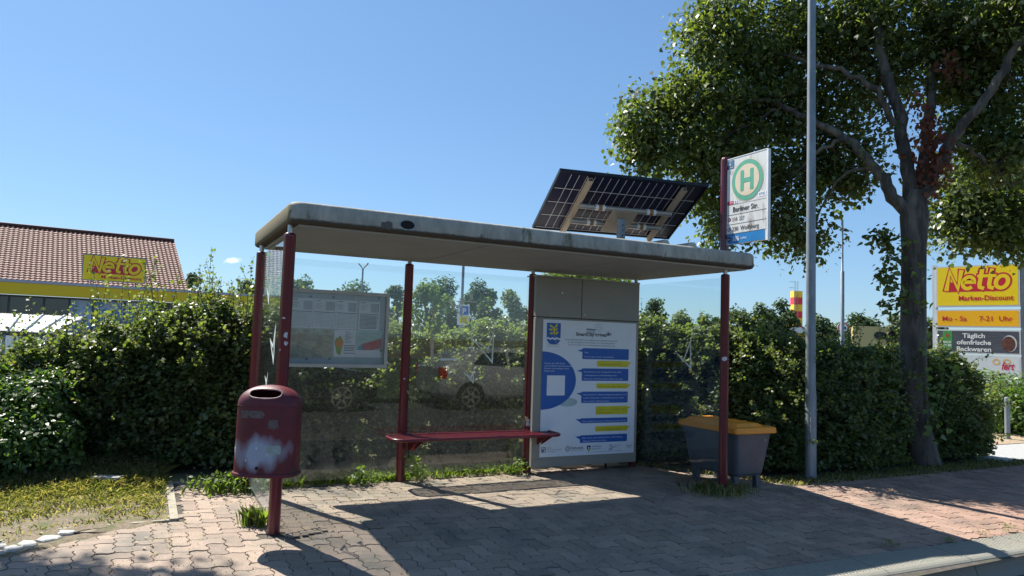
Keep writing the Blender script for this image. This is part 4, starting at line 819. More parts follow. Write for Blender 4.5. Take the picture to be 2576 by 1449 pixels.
for k in range(5): a = R(72 * k); mb.add([(4.905 + .0, -.013, .50), (4.905 + .012 * math.cos(a), -.0125, .50 + .018 * math.sin(a)), (4.905 + .008 * math.cos(a + .5), -.0125, .50 + .012 * math.sin(a + .5))], [(0, 1, 2)])
mb.build('paint_scuff', K['scuff'], gb_)

# ------------------------------------------------------------------ near lamp post
lp = thing('lamp_post', 'tall galvanised lamp post half sunk in the hedge right of the shelter', 'lamp post', (3.447, 8.151, 0), frame='W')
mb = MB(); mb.tube([(3.447, 8.151, -.02), (3.447, 8.151, .9), (3.443, 8.151, 1.05), (3.44, 8.151, 7.6)], [.062, .060, .055, .040], 28); mb.build('pole', K['galv'], lp)
mb = MB(); mb.box(3.447 - .03, 3.447 + .03, 8.151 - .066, 8.151 - .050, .45, .75); mb.build('service_door', K['galv'], lp)
mb = MB(); mb.tube([(3.44, 8.151, 7.6), (3.44, 8.05, 7.75), (3.42, 7.6, 7.82)], .03, 12); mb.box(3.32, 3.52, 6.95, 7.65, 7.77, 7.87, c=.03); mb.build('lamp_head', K['galv'], lp)

# ================================================================== VEGETATION NEAR
def interp_path(pts, s):
    pts = np.array(pts, float); seg = np.linalg.norm(np.diff(pts[:, :2], axis=0), axis=1); cum = np.concatenate([[0], np.cumsum(seg)]); t = s * cum[-1]
    u = np.interp(t, cum, pts[:, 0]); v = np.interp(t, cum, pts[:, 1]); h = np.interp(t, cum, pts[:, 2]); du = np.interp(t + .2, cum, pts[:, 0]) - np.interp(t - .2, cum, pts[:, 0]); dv = np.interp(t + .2, cum, pts[:, 1]) - np.interp(t - .2, cum, pts[:, 1])
    n = np.stack([dv, -du], -1); n /= (np.linalg.norm(n, axis=-1, keepdims=True) + 1e-9); return u, v, h, n, cum[-1]
def loc2w(u, v, z): return FL[None, :] + u[:, None] * EX + v[:, None] * EY + np.stack([z * 0, z * 0, z], 1)
def hedge(label, pts, per_m, thick, seed, sprouts=14, front=34, tall=1.0, lsize=.050, amp=.13, group=None):
    global rng; rng = np.random.default_rng(seed)
    u0, v0 = pts[0][0], pts[0][1]; base = wl((pts[0][0] + pts[-1][0]) / 2, (pts[0][1] + pts[-1][1]) / 2 + thick / 2, -.01)
    h = thing('hedge', label, 'hedge', tuple(base), frame='W'); L_ = interp_path(pts, np.array([0.]))[4]; N = int(per_m * L_)
    s = rng.uniform(0, 1, N); u, v, hh, n, _ = interp_path(pts, s); ph = np.where(rng.random(N) < .88, rng.uniform(0.02, .60, N), rng.uniform(.6, .95, N)) * math.pi
    ex_ = 2 / 2.5; ca, sa = np.cos(ph), np.sin(ph); aa = thick / 2; z = hh * np.where(ph < 1.2, (ph / 1.2) ** .9 * .93, sa ** ex_); off = np.maximum(aa * (1 - np.sign(ca) * np.abs(ca) ** ex_), .04);  nx_ = -ca / aa; nz_ = sa / hh; nn_ = np.hypot(nx_, nz_); nx_ /= nn_; nz_ /= nn_
    P = loc2w(u - n[:, 0] * off, v - n[:, 1] * off, z); lu = lumps(P, 2.6, seed) * amp + lumps(P, 8.0, seed + 1) * .09
    dpt = lu - np.abs(rng.normal(0, .17, N))
    off2 = off + nx_ * dpt; z2 = np.maximum(z + nz_ * dpt - .03 * np.abs(rng.normal(0, 1, N)), .03)
    P = loc2w(u - n[:, 0] * off2, v - n[:, 1] * off2, z2)
    nl = (-(EX * n[:, :1] + EY * n[:, 1:]) * nx_[:, None] + np.array([0, 0, 1.0]) * nz_[:, None]) * .35 + np.array([-.25, .2, .75]) + rng.normal(0, .45, (N, 3))
    V = leaf_verts(P, nl, rng.uniform(.7, 1.25, N) * lsize, 'maple', droop=.5); fast_mesh('foliage', V, 12, K['maple'], h, base)
    # added solid dark core that blocks light, standing for the shade inside
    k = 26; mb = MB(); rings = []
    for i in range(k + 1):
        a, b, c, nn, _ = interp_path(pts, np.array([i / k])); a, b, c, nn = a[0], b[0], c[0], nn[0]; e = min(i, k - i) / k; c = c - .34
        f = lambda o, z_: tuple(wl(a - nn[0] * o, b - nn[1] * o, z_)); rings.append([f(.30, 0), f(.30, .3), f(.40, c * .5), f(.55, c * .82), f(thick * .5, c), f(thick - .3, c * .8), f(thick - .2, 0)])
    mb.loft(rings, 0, True); mb.build('shade_core', K['hedgecore'], h)
    # sprouting shoots above the top
    tips, SP = MB(), []
    for _ in range(int(sprouts * L_)):
        a, b, c, nn, _ = interp_path(pts, rng.uniform(0, 1, 1)); o = rng.uniform(.15, thick - .25); p = wl(a[0] - nn[0, 0] * o, b[0] - nn[0, 1] * o, c[0] * max(0, 1 - abs(o / (thick / 2) - 1) ** 2.5) ** .4 - .06); ht = rng.gamma(2.2, .075) + .05; ht = min(ht * tall, .75)
        dv_ = np.array([rng.normal(0, .22), rng.normal(0, .22), 1.0]); q_ = p + dv_ * ht; mid = (p + q_) / 2 + rng.normal(0, .015, 3); tips.tube([p, mid, q_], [.004, .003, .0018], 4, caps=False)
        for t_ in np.arange(.15, 1.01, .045 / ht):
            c_p = p + (q_ - p) * t_
            for w_ in range(2): SP.append(c_p + rng.normal(0, .022, 3))
    for _ in range(int(front * L_)):      # sprays reaching out of the front face
        a, b, c, nn, _ = interp_path(pts, rng.uniform(0, 1, 1)); z_ = c[0] * rng.uniform(.15, .85) ; p = wl(a[0] - nn[0, 0] * .2, b[0] - nn[0, 1] * .2, z_); ht = rng.uniform(.22, .48)
        d_ = (EX * nn[0, 0] + EY * nn[0, 1]) * rng.uniform(.5, 1) + np.array([rng.normal(0, .3), rng.normal(0, .3), rng.uniform(.1, .9)]); d_ /= np.linalg.norm(d_); q_ = p + d_ * ht + [0, 0, -.12 * ht]; mid = (p + q_) / 2 + [0, 0, .05]; tips.tube([p, mid, q_], [.004, .003, .0018], 4, caps=False)
        for t_ in np.arange(.3, 1.01, .05 / ht):
            for w_ in range(3): SP.append(p * (1 - t_) ** 2 + 2 * mid * t_ * (1 - t_) + q_ * t_ ** 2 + rng.normal(0, .024, 3))
    tips.build('sprays', K['twig'], h); SP = np.array(SP); nl = rng.normal(0, .6, SP.shape) + np.array([0, 0, .6]); V = leaf_verts(SP, nl, rng.uniform(.5, 1.0, len(SP)) * lsize, 'maple', droop=.6); cut = rng.random(len(SP)) < .45
    fast_mesh('young_leaves', V[cut], 12, K['mapletip'], h, base); fast_mesh('shoot_leaves', V[~cut], 12, K['maple'], h, base); return h
hedge('tall shaggy field maple hedge left of the shelter, rising towards the litter bin', [(-5.2, 3.7, .95), (-3.4, 3.15, 1.0), (-2.3, 2.98, 1.15), (-1.7, 2.82, 1.34), (-1.25, 2.72, 1.56), (-.4, 2.42, 1.72), (.3, 2.28, 1.62)], 10500, 1.4, 21, sprouts=75, amp=.2, tall=1.55)
hedge('field maple hedge seen through the rear glass panes behind the bench', [(.34, 2.32, 1.70), (1.3, 2.45, 1.60), (2.3, 2.45, 1.58), (3.4, 2.25, 1.62), (4.2, 1.85, 1.70)], 10000, 1.4, 22, sprouts=34)
hedge('dense green hedge behind the grit bin and round the lamp post foot', [(4.24, 1.85, 1.74), (4.75, 1.35, 1.74), (5.25, .72, 1.70), (5.8, .30, 1.64), (6.8, .16, 1.56), (7.7, .22, 1.50), (8.05, .62, 1.50), (8.5, .95, 1.50)], 10500, 1.35, 23, sprouts=24)
hedge('rounded dark hedge end to the right of the linden trunk', [(8.05, .70, 1.55), (8.6, .32, 1.60), (9.2, .28, 1.56), (9.7, .32, 1.44), (10.0, .45, 1.25), (10.2, .7, .95)], 9500, 1.3, 24, sprouts=18)

def blob_leaves(name, centers, radii, n, size, shape, m, parent, org, droop=.4, shell=.75, seed=0):
    global rng; rng = np.random.default_rng(seed); centers = np.array(centers, float); radii = np.array(radii, float)
    vol = radii.prod(1) ** (2 / 3); idx = rng.choice(len(centers), n, p=vol / vol.sum()); d = rng.normal(size=(n, 3)); d /= np.linalg.norm(d, axis=1, keepdims=True)
    r = 1 - np.abs(rng.normal(0, 1 - shell, n)); P = centers[idx] + d * radii[idx] * np.clip(r, .1, 1.05)[:, None]; P += (lumps(P, 5 / max(radii.mean(), .1), seed) * radii.mean() * .12)[:, None] * d
    nl = d * .6 + np.array([0, 0, .5]) + rng.normal(0, .5, (n, 3)); V = leaf_verts(P, nl, rng.uniform(.7, 1.3, n) * size, shape, droop=droop); return fast_mesh(name, V, len(SH[shape]), m, parent, org)
# bright bush at the far left
o_ = at(60, 1080, 6.9); base = np.array([o_[0] - .15, o_[1], -.01]); bs = thing('bush', 'bright green sunlit bush with round leaves at the far left edge', 'bush', tuple(base), frame='W')
C_ = [at(-60, 1000, 7.0), at(40, 1040, 6.9), at(120, 1010, 7.1), at(20, 1120, 6.6), at(110, 1110, 6.8), at(-80, 1130, 6.5), at(150, 1180, 6.9)]; R_ = [(.5, .4, .4), (.42, .4, .4), (.36, .36, .36), (.4, .36, .34), (.36, .32, .33), (.45, .4, .4), (.26, .24, .22)]
blob_leaves('foliage', C_, R_, 11000, .052, 'oval', K['bush'], bs, base, seed=31, shell=.7)
mb = MB()
for c in C_: mb.tube([base + [0, 0, 0], (base + c) / 2 + [0, 0, .1], c], [.012, .008, .004], 6)
mb.build('stems', K['twig'], bs)

# large linden
TD = 9.5
lt = thing('linden_tree', 'big linden with forked trunk and a clump of withered red-brown leaves', 'tree', tuple(at(2331, 1182, TD) * [1, 1, 0]), frame='W'); T0 = ORG[lt.name]
def limb(mb, pts, r0, r1, n=14, sub=5, jit=.012, seed=0):
    g = np.random.default_rng(seed); P = np.array(pts, float); t = np.linspace(0, len(P) - 1, (len(P) - 1) * sub + 1); out = []
    for q in t:      # catmull-rom
        i = int(min(q, len(P) - 2)); f = q - i; p0, p1, p2, p3 = P[max(i - 1, 0)], P[i], P[i + 1], P[min(i + 2, len(P) - 1)]
        out.append(.5 * ((2 * p1) + (-p0 + p2) * f + (2 * p0 - 5 * p1 + 4 * p2 - p3) * f * f + (-p0 + 3 * p1 - 3 * p2 + p3) * f ** 3))
    out = np.array(out); out += g.normal(0, jit, out.shape); k = len(out); rr = [r0 + (r1 - r0) * (i / (k - 1)) ** .8 for i in range(k)]; mb.tube(list(out), rr, n); return out
mb = MB(); tr = [at(2335, 1195, TD), at(2322, 1150, TD), at(2306, 1080, TD), at(2298, 1000, TD), at(2297, 850, TD), at(2298, 720, TD), at(2299, 620, TD), at(2300, 545, TD), at(2303, 480, TD)]
mb.tube(tr, [.215, .195, .178, .168, .160, .152, .152, .178, .12], 26)
for dx, dy in ((-.07, -.06), (.08, -.06)): p = tr[0]; mb.tube([p + [dx * 1.25, dy * 1.25, -.02], p + [dx * .6, dy * .6, .12], tr[1] + [dx * .2, dy * .2, .1]], [.05, .08, .09], 10)
trunk = mb.build('trunk', K['bark'], lt)
ends = []
def L3(*a): return [at(X, Y, dp + 1.25 * min(max((2230 - X) / 300, 0), 1)) for X, Y, dp in a]
limbs = [(L3((2285, 540, TD), (2240, 480, TD), (2190, 410, 9.45), (2110, 340, 9.3), (2030, 300, 9.1), (1930, 255, 9.1), (1800, 250, 9.1)), .125, .03),
         (L3((2298, 520, TD), (2280, 400, TD + .1), (2262, 300, TD + .2), (2225, 170, 9.8), (2200, 40, 9.9), (2190, -160, 10)), .13, .06),
         (L3((2305, 520, TD), (2325, 400, TD + .2), (2340, 270, 9.9), (2345, 130, 10.1), (2335, -60, 10.3)), .115, .055),
         (L3((2312, 520, TD), (2352, 430, 9.4), (2400, 350, 9.2), (2480, 250, 9.0), (2560, 120, 8.9), (2620, -40, 8.8)), .115, .05),
         (L3((2262, 330, 9.7), (2200, 230, 9.5), (2130, 180, 9.3), (2040, 160, 9.2), (1900, 110, 9.2), (1790, 60, 9.2)), .065, .02),
         (L3((2120, 350, 9.3), (2060, 380, 9.2), (1990, 450, 9.2), (1960, 560, 9.2)), .045, .015),
         (L3((1960, 270, 9.1), (1850, 330, 9.1), (1740, 370, 9.0), (1640, 380, 9.0)), .035, .012),
         (L3((2200, 420, 9.45), (2120, 440, 9.3), (2070, 520, 9.3), (2040, 610, 9.3)), .03, .01),
         (L3((2330, 390, 9.8), (2420, 290, 10.2), (2480, 180, 10.5), (2520, 60, 10.7)), .06, .02),
         (L3((2400, 350, 9.2), (2470, 400, 9.3), (2540, 460, 9.5)), .04, .012),
         (L3((2262, 300, 9.7), (2180, 120, 10.1), (2080, 20, 10.3), (1980, -80, 10.4)), .05, .02)]
allp = []
for k, (p, a, b) in enumerate(limbs):
    mb = MB(); q = limb(mb, p, a * .78, b * .8, 12, 5, .018, k); allp.append(q); mb.build('limb', K['bark'], lt)
ALL = np.concatenate(allp)
ell = [(1800, 80, 95, 120, 9.2, .8), (1930, 110, 130, 150, 9.5, .9), (2080, 70, 130, 120, 9.6, .9), (2250, 20, 120, 90, 10.2, .9), (2420, 60, 130, 110, 10.2, .9), (2550, 160, 110, 170, 9.6, .8),
       (1655, 290, 90, 95, 9.1, .6), (1760, 250, 110, 110, 9.2, .8), (1880, 260, 110, 110, 9.4, .8), (1990, 260, 90, 120, 9.5, .7), (1625, 380, 70, 55, 9.0, .5), (1600, 320, 50, 50, 9.0, .4), (1740, 380, 95, 65, 9.1, .6), (1860, 390, 90, 80, 9.3, .6),
       (1790, 470, 60, 60, 9.4, .5), (1820, 560, 48, 55, 9.3, .4), (1960, 470, 75, 80, 9.4, .6), (1955, 570, 55, 65, 9.3, .45), (2035, 600, 60, 45, 9.3, .4), (2090, 450, 60, 45, 9.5, .4), (2040, 390, 70, 50, 9.4, .45), (2140, 440, 45, 32, 9.5, .3),
       (2460, 320, 80, 90, 9.9, .6), (2540, 380, 70, 100, 9.5, .6), (2560, 20, 80, 120, 9.0, .6), (2390, 200, 45, 80, 10.3, .4)]
sparse = [(2130, 250, 80, 100, 9.8, .6), (2180, 370, 60, 60, 9.6, .4), (2290, 180, 60, 110, 10.2, .5), (2090, 350, 70, 50, 9.6, .4), (2420, 160, 80, 110, 10.1, .7), (2180, 120, 90, 100, 9.9, .6)]
over = [(1850, -120, 180, 110, 9.8, 1.1), (2100, -160, 200, 130, 10, 1.3), (2350, -160, 200, 130, 10, 1.3), (2620, -120, 150, 180, 9.8, 1.2), (2720, 250, 110, 200, 9.6, 1.0)]
rng = np.random.default_rng(77); cl = []
def back(X, dp): return dp + 1.25 * min(max((2230 - X) / 180, 0), 1)
for lst, dens in ((ell, 46), (sparse, 32), (over, 9)):
    for X, Y, rx, ry, dp, rd in lst:
        dp = back(X, dp); c = at(X, Y, dp); a, b = rx / F * dp, ry / F * dp; k = max(4, int(dens * (a * b * rd) ** .6 / .35))
        d = rng.normal(size=(k, 3)); d /= np.linalg.norm(d, axis=1, keepdims=True); r = rng.uniform(0, 1, k) ** .42; cl.append(c + d * r[:, None] * np.array([a, rd, b]))
cl = np.concatenate(cl)
def crown(cl, per, sig, size, seed, parent, org, shape='heart', m1='lin1', m2='lin2', frac2=.16, twigs=None):
    global rng; rng = np.random.default_rng(seed); k = len(cl); n = k * per; idx = np.repeat(np.arange(k), per); s_ = rng.uniform(.7, 1.25, k)[idx] * sig
    d = np.clip(rng.normal(size=(n, 3)), -1.9, 1.9) * s_[:, None] * np.array([1, 1, .8]); P = cl[idx] + d; P[:, 2] -= np.hypot(d[:, 0], d[:, 1]) * .35
    nl = d / (s_[:, None] * 3) + np.array([-.15, .1, .55]) + rng.normal(0, .42, (n, 3)); dr = rng.random(n) < frac2
    V = leaf_verts(P[~dr], nl[~dr], rng.uniform(.65, 1.25, (~dr).sum()) * size, shape, droop=.9); fast_mesh('crown', V, len(SH[shape]), K[m1], parent, org)
    V = leaf_verts(P[dr], rng.normal(size=(dr.sum(), 3)), rng.uniform(.8, 1.2, dr.sum()) * size, 'strip', droop=1.2); fast_mesh('blossoms', V, 6, K[m2], parent, org)
    if twigs is not None:
        mb = MB()
        for c in cl[::2]:
            j = np.argmin(((twigs - c) ** 2).sum(1)); p = twigs[j]; L_ = np.linalg.norm(p - c)
            if L_ > 1.6: continue
            mb.tube([p, (p + c) / 2 + rng.normal(0, .05, 3) + [0, 0, .06 * L_], c], [.014, .009, .004], 5, caps=False)
        mb.build('twigs', K['twig'], parent)
print('clusters', len(cl)); crown(cl, 50, .165, .072, 5, lt, T0, twigs=ALL, frac2=.30)
# ivy-like shoots on the trunk and withered clump in the fork
c2 = np.array([at(*p) for p in ((2225, 600, 9.5), (2215, 580, 9.4), (2245, 640, 9.4), (2230, 680, 9.4), (2250, 720, 9.35), (2250, 755, 9.4), (2262, 610, 9.35), (2230, 770, 9.45), (2205, 600, 9.5), (2220, 700, 9.4))])
crown(c2, 38, .085, .075, 6, lt, T0, frac2=.10)
c3 = np.array([at(*p) for p in ((2320, 880, 9.25), (2330, 960, 9.2), (2370, 1000, 9.15), (2360, 1050, 9.1), (2400, 930, 9.15), (2375, 900, 9.15), (2345, 1090, 9.1), (2310, 760, 9.27), (2300, 690, 9.27))])
mb = MB()
for k in range(0, 6): mb.tube([tr[2] + [.1, -.15, .0], (tr[2] + c3[k]) / 2 + [.05, -.12, 0], c3[k]], [.006, .005, .002], 5, caps=False)
mb.build('suckers', K['stem'], lt); rng = np.random.default_rng(9); P = np.repeat(c3, 13, 0) + rng.normal(0, .085, (len(c3) * 13, 3)); V = leaf_verts(P, rng.normal(0, .4, P.shape) + [0, -.3, .6], rng.uniform(.05, .1, len(P)), 'heart', droop=.8); fast_mesh('sucker_leaves', V, 8, K['weed'], lt, T0)
dc = np.array([at(*p) for p in ((2340, 300, 9.45), (2320, 330, 9.4), (2330, 370, 9.35), (2350, 400, 9.3), (2370, 380, 9.3), (2330, 420, 9.35), (2345, 440, 9.35), (2310, 270, 9.5), (2385, 160, 9.6), (2300, 380, 9.4), (2350, 350, 9.4), (2365, 420, 9.3), (2378, 400, 9.3), (2395, 180, 9.6), (2340, 470, 9.35), (2318, 300, 9.45))])
P = np.repeat(dc, 30, 0) + rng.normal(0, .075, (len(dc) * 30, 3)) * [1, 1, 1.3]; V = leaf_verts(P, rng.normal(size=P.shape), rng.uniform(.06, .12, len(P)), 'oval', droop=2.0); fast_mesh('withered_leaves', V, 6, K['deadleaf'], lt, T0)
# second linden behind on the right
t2 = thing('linden_tree', 'paler linden crown hanging above the yellow pylon sign at the right edge', 'tree', tuple(at(2690, 1150, 13.5) * [1, 1, 0]), frame='W'); T2 = ORG[t2.name]
mb = MB(); tk = limb(mb, [T2, at(2690, 900, 13.5), at(2680, 650, 13.5), at(2640, 500, 13.2), at(2560, 440, 12.8), at(2470, 430, 12.5)], .18, .03); tk2 = limb(mb, [at(2680, 650, 13.5), at(2700, 400, 13.5), at(2720, 100, 13.5)], .14, .08); mb.build('trunk', K['bark'], t2)
mb = MB(); l3 = limb(mb, [at(2660, 560, 13.3), at(2580, 560, 12.8), at(2490, 590, 12.5), at(2400, 570, 12.3)], .06, .02, 8); mb.build('limb', K['bark'], t2)
cl = []; rng = np.random.default_rng(8)
for X, Y, rx, ry, dp, rd, k in ((2400, 510, 60, 60, 12.4, .5, 26), (2470, 470, 80, 80, 12.5, .7, 40), (2550, 520, 80, 100, 12.7, .8, 50), (2430, 565, 70, 40, 12.3, .5, 22), (2520, 575, 70, 42, 12.2, .5, 24), (2390, 605, 30, 16, 12.3, .3, 5), (2555, 628, 24, 18, 12.0, .3, 5), (2370, 450, 35, 40, 12.6, .3, 8), (2640, 450, 100, 200, 13, 1, 40), (2700, 100, 120, 150, 13.5, 1, 25)):
    c = at(X, Y, dp); d = rng.normal(size=(k, 3)); d /= np.linalg.norm(d, axis=1, keepdims=True); cl.append(c + d * (rng.uniform(0, 1, k) ** .45)[:, None] * np.array([rx / F * dp, rd, ry / F * dp]))
crown(np.concatenate(cl), 48, .19, .085, 15, t2, T2, twigs=np.concatenate([tk, tk2, l3]), frac2=.22)
# tree standing just outside the left edge, its boughs shade the lower left paving
t3 = thing('street_tree', 'tree just outside the left edge whose leaf shadow falls on the lower left paving', 'tree', (-10.5, 9.6, 0), frame='W'); T3 = ORG[t3.name]
mb = MB(); a1 = limb(mb, [T3, (-10.4, 9.6, 2.5), (-10.1, 9.4, 4.5), (-9.2, 9.0, 6.2), (-8.2, 8.6, 7.4), (-7.0, 8.3, 8.2)], .2, .04); mb.build('trunk', K['bark'], t3)
rng = np.random.default_rng(18); cl = []
for gx, gy, z, r, k in ((-3.75, 4.25, 7.0, .42, 26), (-3.2, 3.9, 7.2, .40, 24), (-2.75, 4.12, 7.4, .38, 24), (-2.2, 4.0, 7.6, .40, 28), (-1.75, 4.1, 7.9, .26, 14), (-4.6, 4.2, 7.0, .5, 25), (-3.2, 3.2, 7.4, .5, 25), (-5.0, 5.2, 6.6, .4, 14), (-2.4, 3.2, 7.8, .45, 22), (-2.0, 3.6, 7.6, .4, 18)):
    c = np.array([gx - .603 * z, gy + .515 * z, z]); d = rng.normal(size=(k, 3)); d /= np.linalg.norm(d, axis=1, keepdims=True); cl.append(c + d * (rng.uniform(0, 1, k) ** .5)[:, None] * r)
crown(np.concatenate(cl), 30, .13, .09, 16, t3, T3, twigs=a1)

# grass, weeds, dead leaves, stones
def blades(name, label, uvs, hs, m='grass', w_=.006, lean=.5, seed=0, z0=0.0):
    global rng; rng = np.random.default_rng(seed); N = len(uvs); hs = np.broadcast_to(hs, (N,)); P = loc2w(uvs[:, 0], uvs[:, 1], np.full(N, z0)); a = rng.uniform(0, 6.28, N); d = np.stack([np.cos(a), np.sin(a), a * 0], 1); b = np.stack([-np.sin(a), np.cos(a), a * 0], 1); le = rng.uniform(.1, 1, N) * lean
    up = np.array([0, 0, 1.0]); H = hs[:, None]; m1 = P + d * (le[:, None] * H * .35) + up * H * .6; tp = P + d * (le[:, None] * H * 1.1) + up * H * (1 - le[:, None] * .25)
    V = np.stack([P - b * w_, P + b * w_, m1 + b * w_ * .7, tp, m1 - b * w_ * .7], 1); return V
def in_poly_samples(n, ur, vr, f, seed):
    g = np.random.default_rng(seed); o = []
    while len(o) < n:
        u = g.uniform(*ur, 4000); v = g.uniform(*vr, 4000); k = f(u, v, g); o += list(zip(u[k], v[k]))
    return np.array(o[:n])
vb = np.vectorize(vback)
def lawnf(u, v, g):
    P = np.stack([u, v, u * 0], 1); dens = np.clip((v - vb(u)) / 1.6, .12, 1) * np.clip(.75 + lumps(P, 3.5, 3) * 1.3, .05, 1); return (v > vb(u) + .05) & (u < -.69) & (g.random(len(u)) < dens)
q = in_poly_samples(70000, (-4.6, -.68), (-1.5, 3.2), lawnf, 1); hs = rng.uniform(.012, .055, len(q)) * (1 + np.clip(q[:, 1] - 1.5, 0, 1.4) * 2.2)
gs = fast_mesh('grass', blades('g', '', q, hs, w_=.0036, lean=1.1, seed=41), 5, K['grass']); tag(gs, 'patchy sunburnt grass on the verge between paving and left hedge', 'grass', kind='stuff')
def tuft(label, u, v, n, r, h, name='grass_tuft', group=None, m='weed', w_=.005, seed=0, lean=.7):
    g = np.random.default_rng(seed); t = thing(name, label, 'weed' if name != 'grass_tuft' else 'grass tuft', (u, v, 0), group); base = wl(u, v, 0)
    q = np.stack([u + g.normal(0, r, n), v + g.normal(0, r * .8, n)], 1); o = fast_mesh('foliage', blades('b', '', q, g.uniform(.4, 1, n) * h, w_=w_, lean=lean, seed=seed), 5, K[m]); 
    o.data.transform(Matrix.Rotation(-YAW, 4, 'Z') @ Matrix.Translation(-Vector(base))); o.parent = t; return t
def broad(t, u, v, n, r, h, size, seed, m='weed', shape='oval'):
    g = np.random.default_rng(seed); global rng; rng = g; base = wl(u, v, 0); q = loc2w(u + g.normal(0, r, n), v + g.normal(0, r * .7, n), g.uniform(.01, h, n)); V = leaf_verts(q, g.normal(0, .5, q.shape) + [0, 0, .7], g.uniform(.6, 1.3, n) * size, shape)
    o = fast_mesh('leaves', V, len(SH[shape]), K[m]); o.data.transform(Matrix.Rotation(-YAW, 4, 'Z') @ Matrix.Translation(-Vector(base))); o.parent = t
tuft('spiky grass tuft in the paving left of the litter bin post', -.13, .28, 90, .035, .17, seed=51); tuft('spiky grass tuft against the litter bin post foot', -.06, .20, 70, .03, .20, seed=52)
t = tuft('leafy weed clump at the rear left corner of the shelter', -.12, 1.55, 260, .16, .16, 'weed', seed=53); broad(t, -.12, 1.55, 420, .17, .16, .045, 54)
t = tuft('grassy weeds round the foot of the front right post', 4.30, .02, 420, .15, .13, 'weed', seed=55, m='grass'); broad(t, 4.33, .0, 160, .15, .06, .03, 56)
q = in_poly_samples(3800, (.02, 2.88), (1.50, 1.98), lambda u, v, g: g.random(len(u)) < np.clip(1 - (v - 1.5) / .55, .1, 1) * np.clip(.8 + lumps(np.stack([u, v, u * 0], 1), 6, 9), .1, 1) * np.where(u > 1.5, .5, 1), 5)
gv = fast_mesh('grass', blades('g', '', q, np.random.default_rng(2).uniform(.02, .10, len(q)), m='weed', w_=.0035, lean=1.0, seed=42), 5, K['weed']); tag(gv, 'bright green grass growing along the foot of the rear glass', 'grass', kind='stuff')
q = in_poly_samples(5000, (4.4, 12), (-.12, 2.4), lambda u, v, g: (v > vb(u) - .06) & (v < vb(u) + .35) & (g.random(len(u)) < .8) & ((u < 9.7) | (v < .24)), 6)
gv = fast_mesh('grass', blades('g', '', q, np.random.default_rng(3).uniform(.015, .06, len(q)), w_=.003, lean=1.0, seed=43), 5, K['grass']); tag(gv, 'thin dark grass fringe along the foot of the right hedge', 'grass', kind='stuff')
for k, (u, v, h_, lab) in enumerate(((1.02, 1.44, .62, 'tall flowering weed in front of the timetable pane, left of the bench'), (1.15, 1.45, .42, 'shorter flowering weed just left of the middle rear post'), (1.56, 1.42, .92, 'tallest flowering weed rising behind the left end of the bench'), (1.68, 1.46, .55, 'flowering weed behind the bench, right of the tallest one'), (2.77, 1.44, .62, 'flowering weed beside the rear post next to the cabinet'), (2.70, 1.46, .40, 'short weed near the rear post next to the cabinet'))):
    t = thing('flowering_weed', lab, 'weed', (u, v, 0)); g = random.Random(k + 60); mb = MB(); tops = []
    x, y = u, v; pts = [(x, y, 0)]
    for j in range(1, 6): x += g.gauss(0, .012); y += g.gauss(0, .008); pts.append((x, y, h_ * j / 5))
    mb.tube(pts, [.0045, .004, .0035, .003, .0025, .002], 5, caps=False); tops.append(pts[-1])
    for j in range(4 if h_ > .5 else 2):
        s = g.choice(pts[2:5]); e = (s[0] + g.uniform(-.07, .07), s[1] + g.uniform(-.04, .04), s[2] + g.uniform(.06, .16)); mb.tube([s, ((s[0] + e[0]) / 2, (s[1] + e[1]) / 2, s[2] + (e[2] - s[2]) * .35), e], [.003, .0022, .0016], 4, caps=False); tops.append(e)
    mb.build('stem', K['stem'], t)
    for p in tops:
        mbf = MB()
        for _ in range(5): c = np.array(p) + [g.gauss(0, .010), g.gauss(0, .008), g.gauss(0, .010)]; mbf.box(c[0] - .0045, c[0] + .0045, c[1] - .0045, c[1] + .0045, c[2] - .004, c[2] + .004)
        mbf.build('flower', mat('weed_flower', (.45, .43, .22)) if 'weed_flower' not in bpy.data.materials else bpy.data.materials['weed_flower'], t)
    broad(t, u, v, 60 if h_ > .5 else 34, .045, .28 * h_, .055, k + 70, shape='strip' if k % 2 else 'oval')
for k, (X, Y, s_, lab) in enumerate(((1742, 1401, .05, 'small dark weed in the kerb joint in the shelter shadow'), (2388, 1364, .035, 'tiny weed at the kerb edge on the shadow line'), (2478, 1349, .05, 'dried brown seedling at the kerb edge, left of the green one'), (2538, 1337, .06, 'green rosette weed at the kerb edge near the right edge'))):
    if k == 0: X, Y = 2236, 1398 - 24
    d = direction(X, Y); p = uv(CAM + d * (-(CAMH + .085) / d[2])); t = thing('kerb_weed', lab, 'weed', (p[0], p[1], -.085)); broad(t, p[0], p[1], 46, s_ * .8, s_ * 1.1, .03, 90 + k, m='litter' if k == 2 else 'weed', shape='strip')
jn = in_poly_samples(1500, (-2.2, 5.0), (-1.6, 2.0), lambda u, v, g: (v < vb(u)) & (lumps(np.stack([u, v, u * 0], 1), 2.2, 33) > .25) & ((np.abs(((v / S) % 1) - .5) > .44) | (np.abs(((u / S) % 1) - .5) > .44)), 8)
o_ = fast_mesh('moss', blades('g', '', jn, np.random.default_rng(4).uniform(.004, .014, len(jn)), w_=.0035, lean=1.2, seed=44), 5, K['grass']); tag(o_, 'sparse moss and sprouts in the joints of the paving', 'moss', kind='stuff')
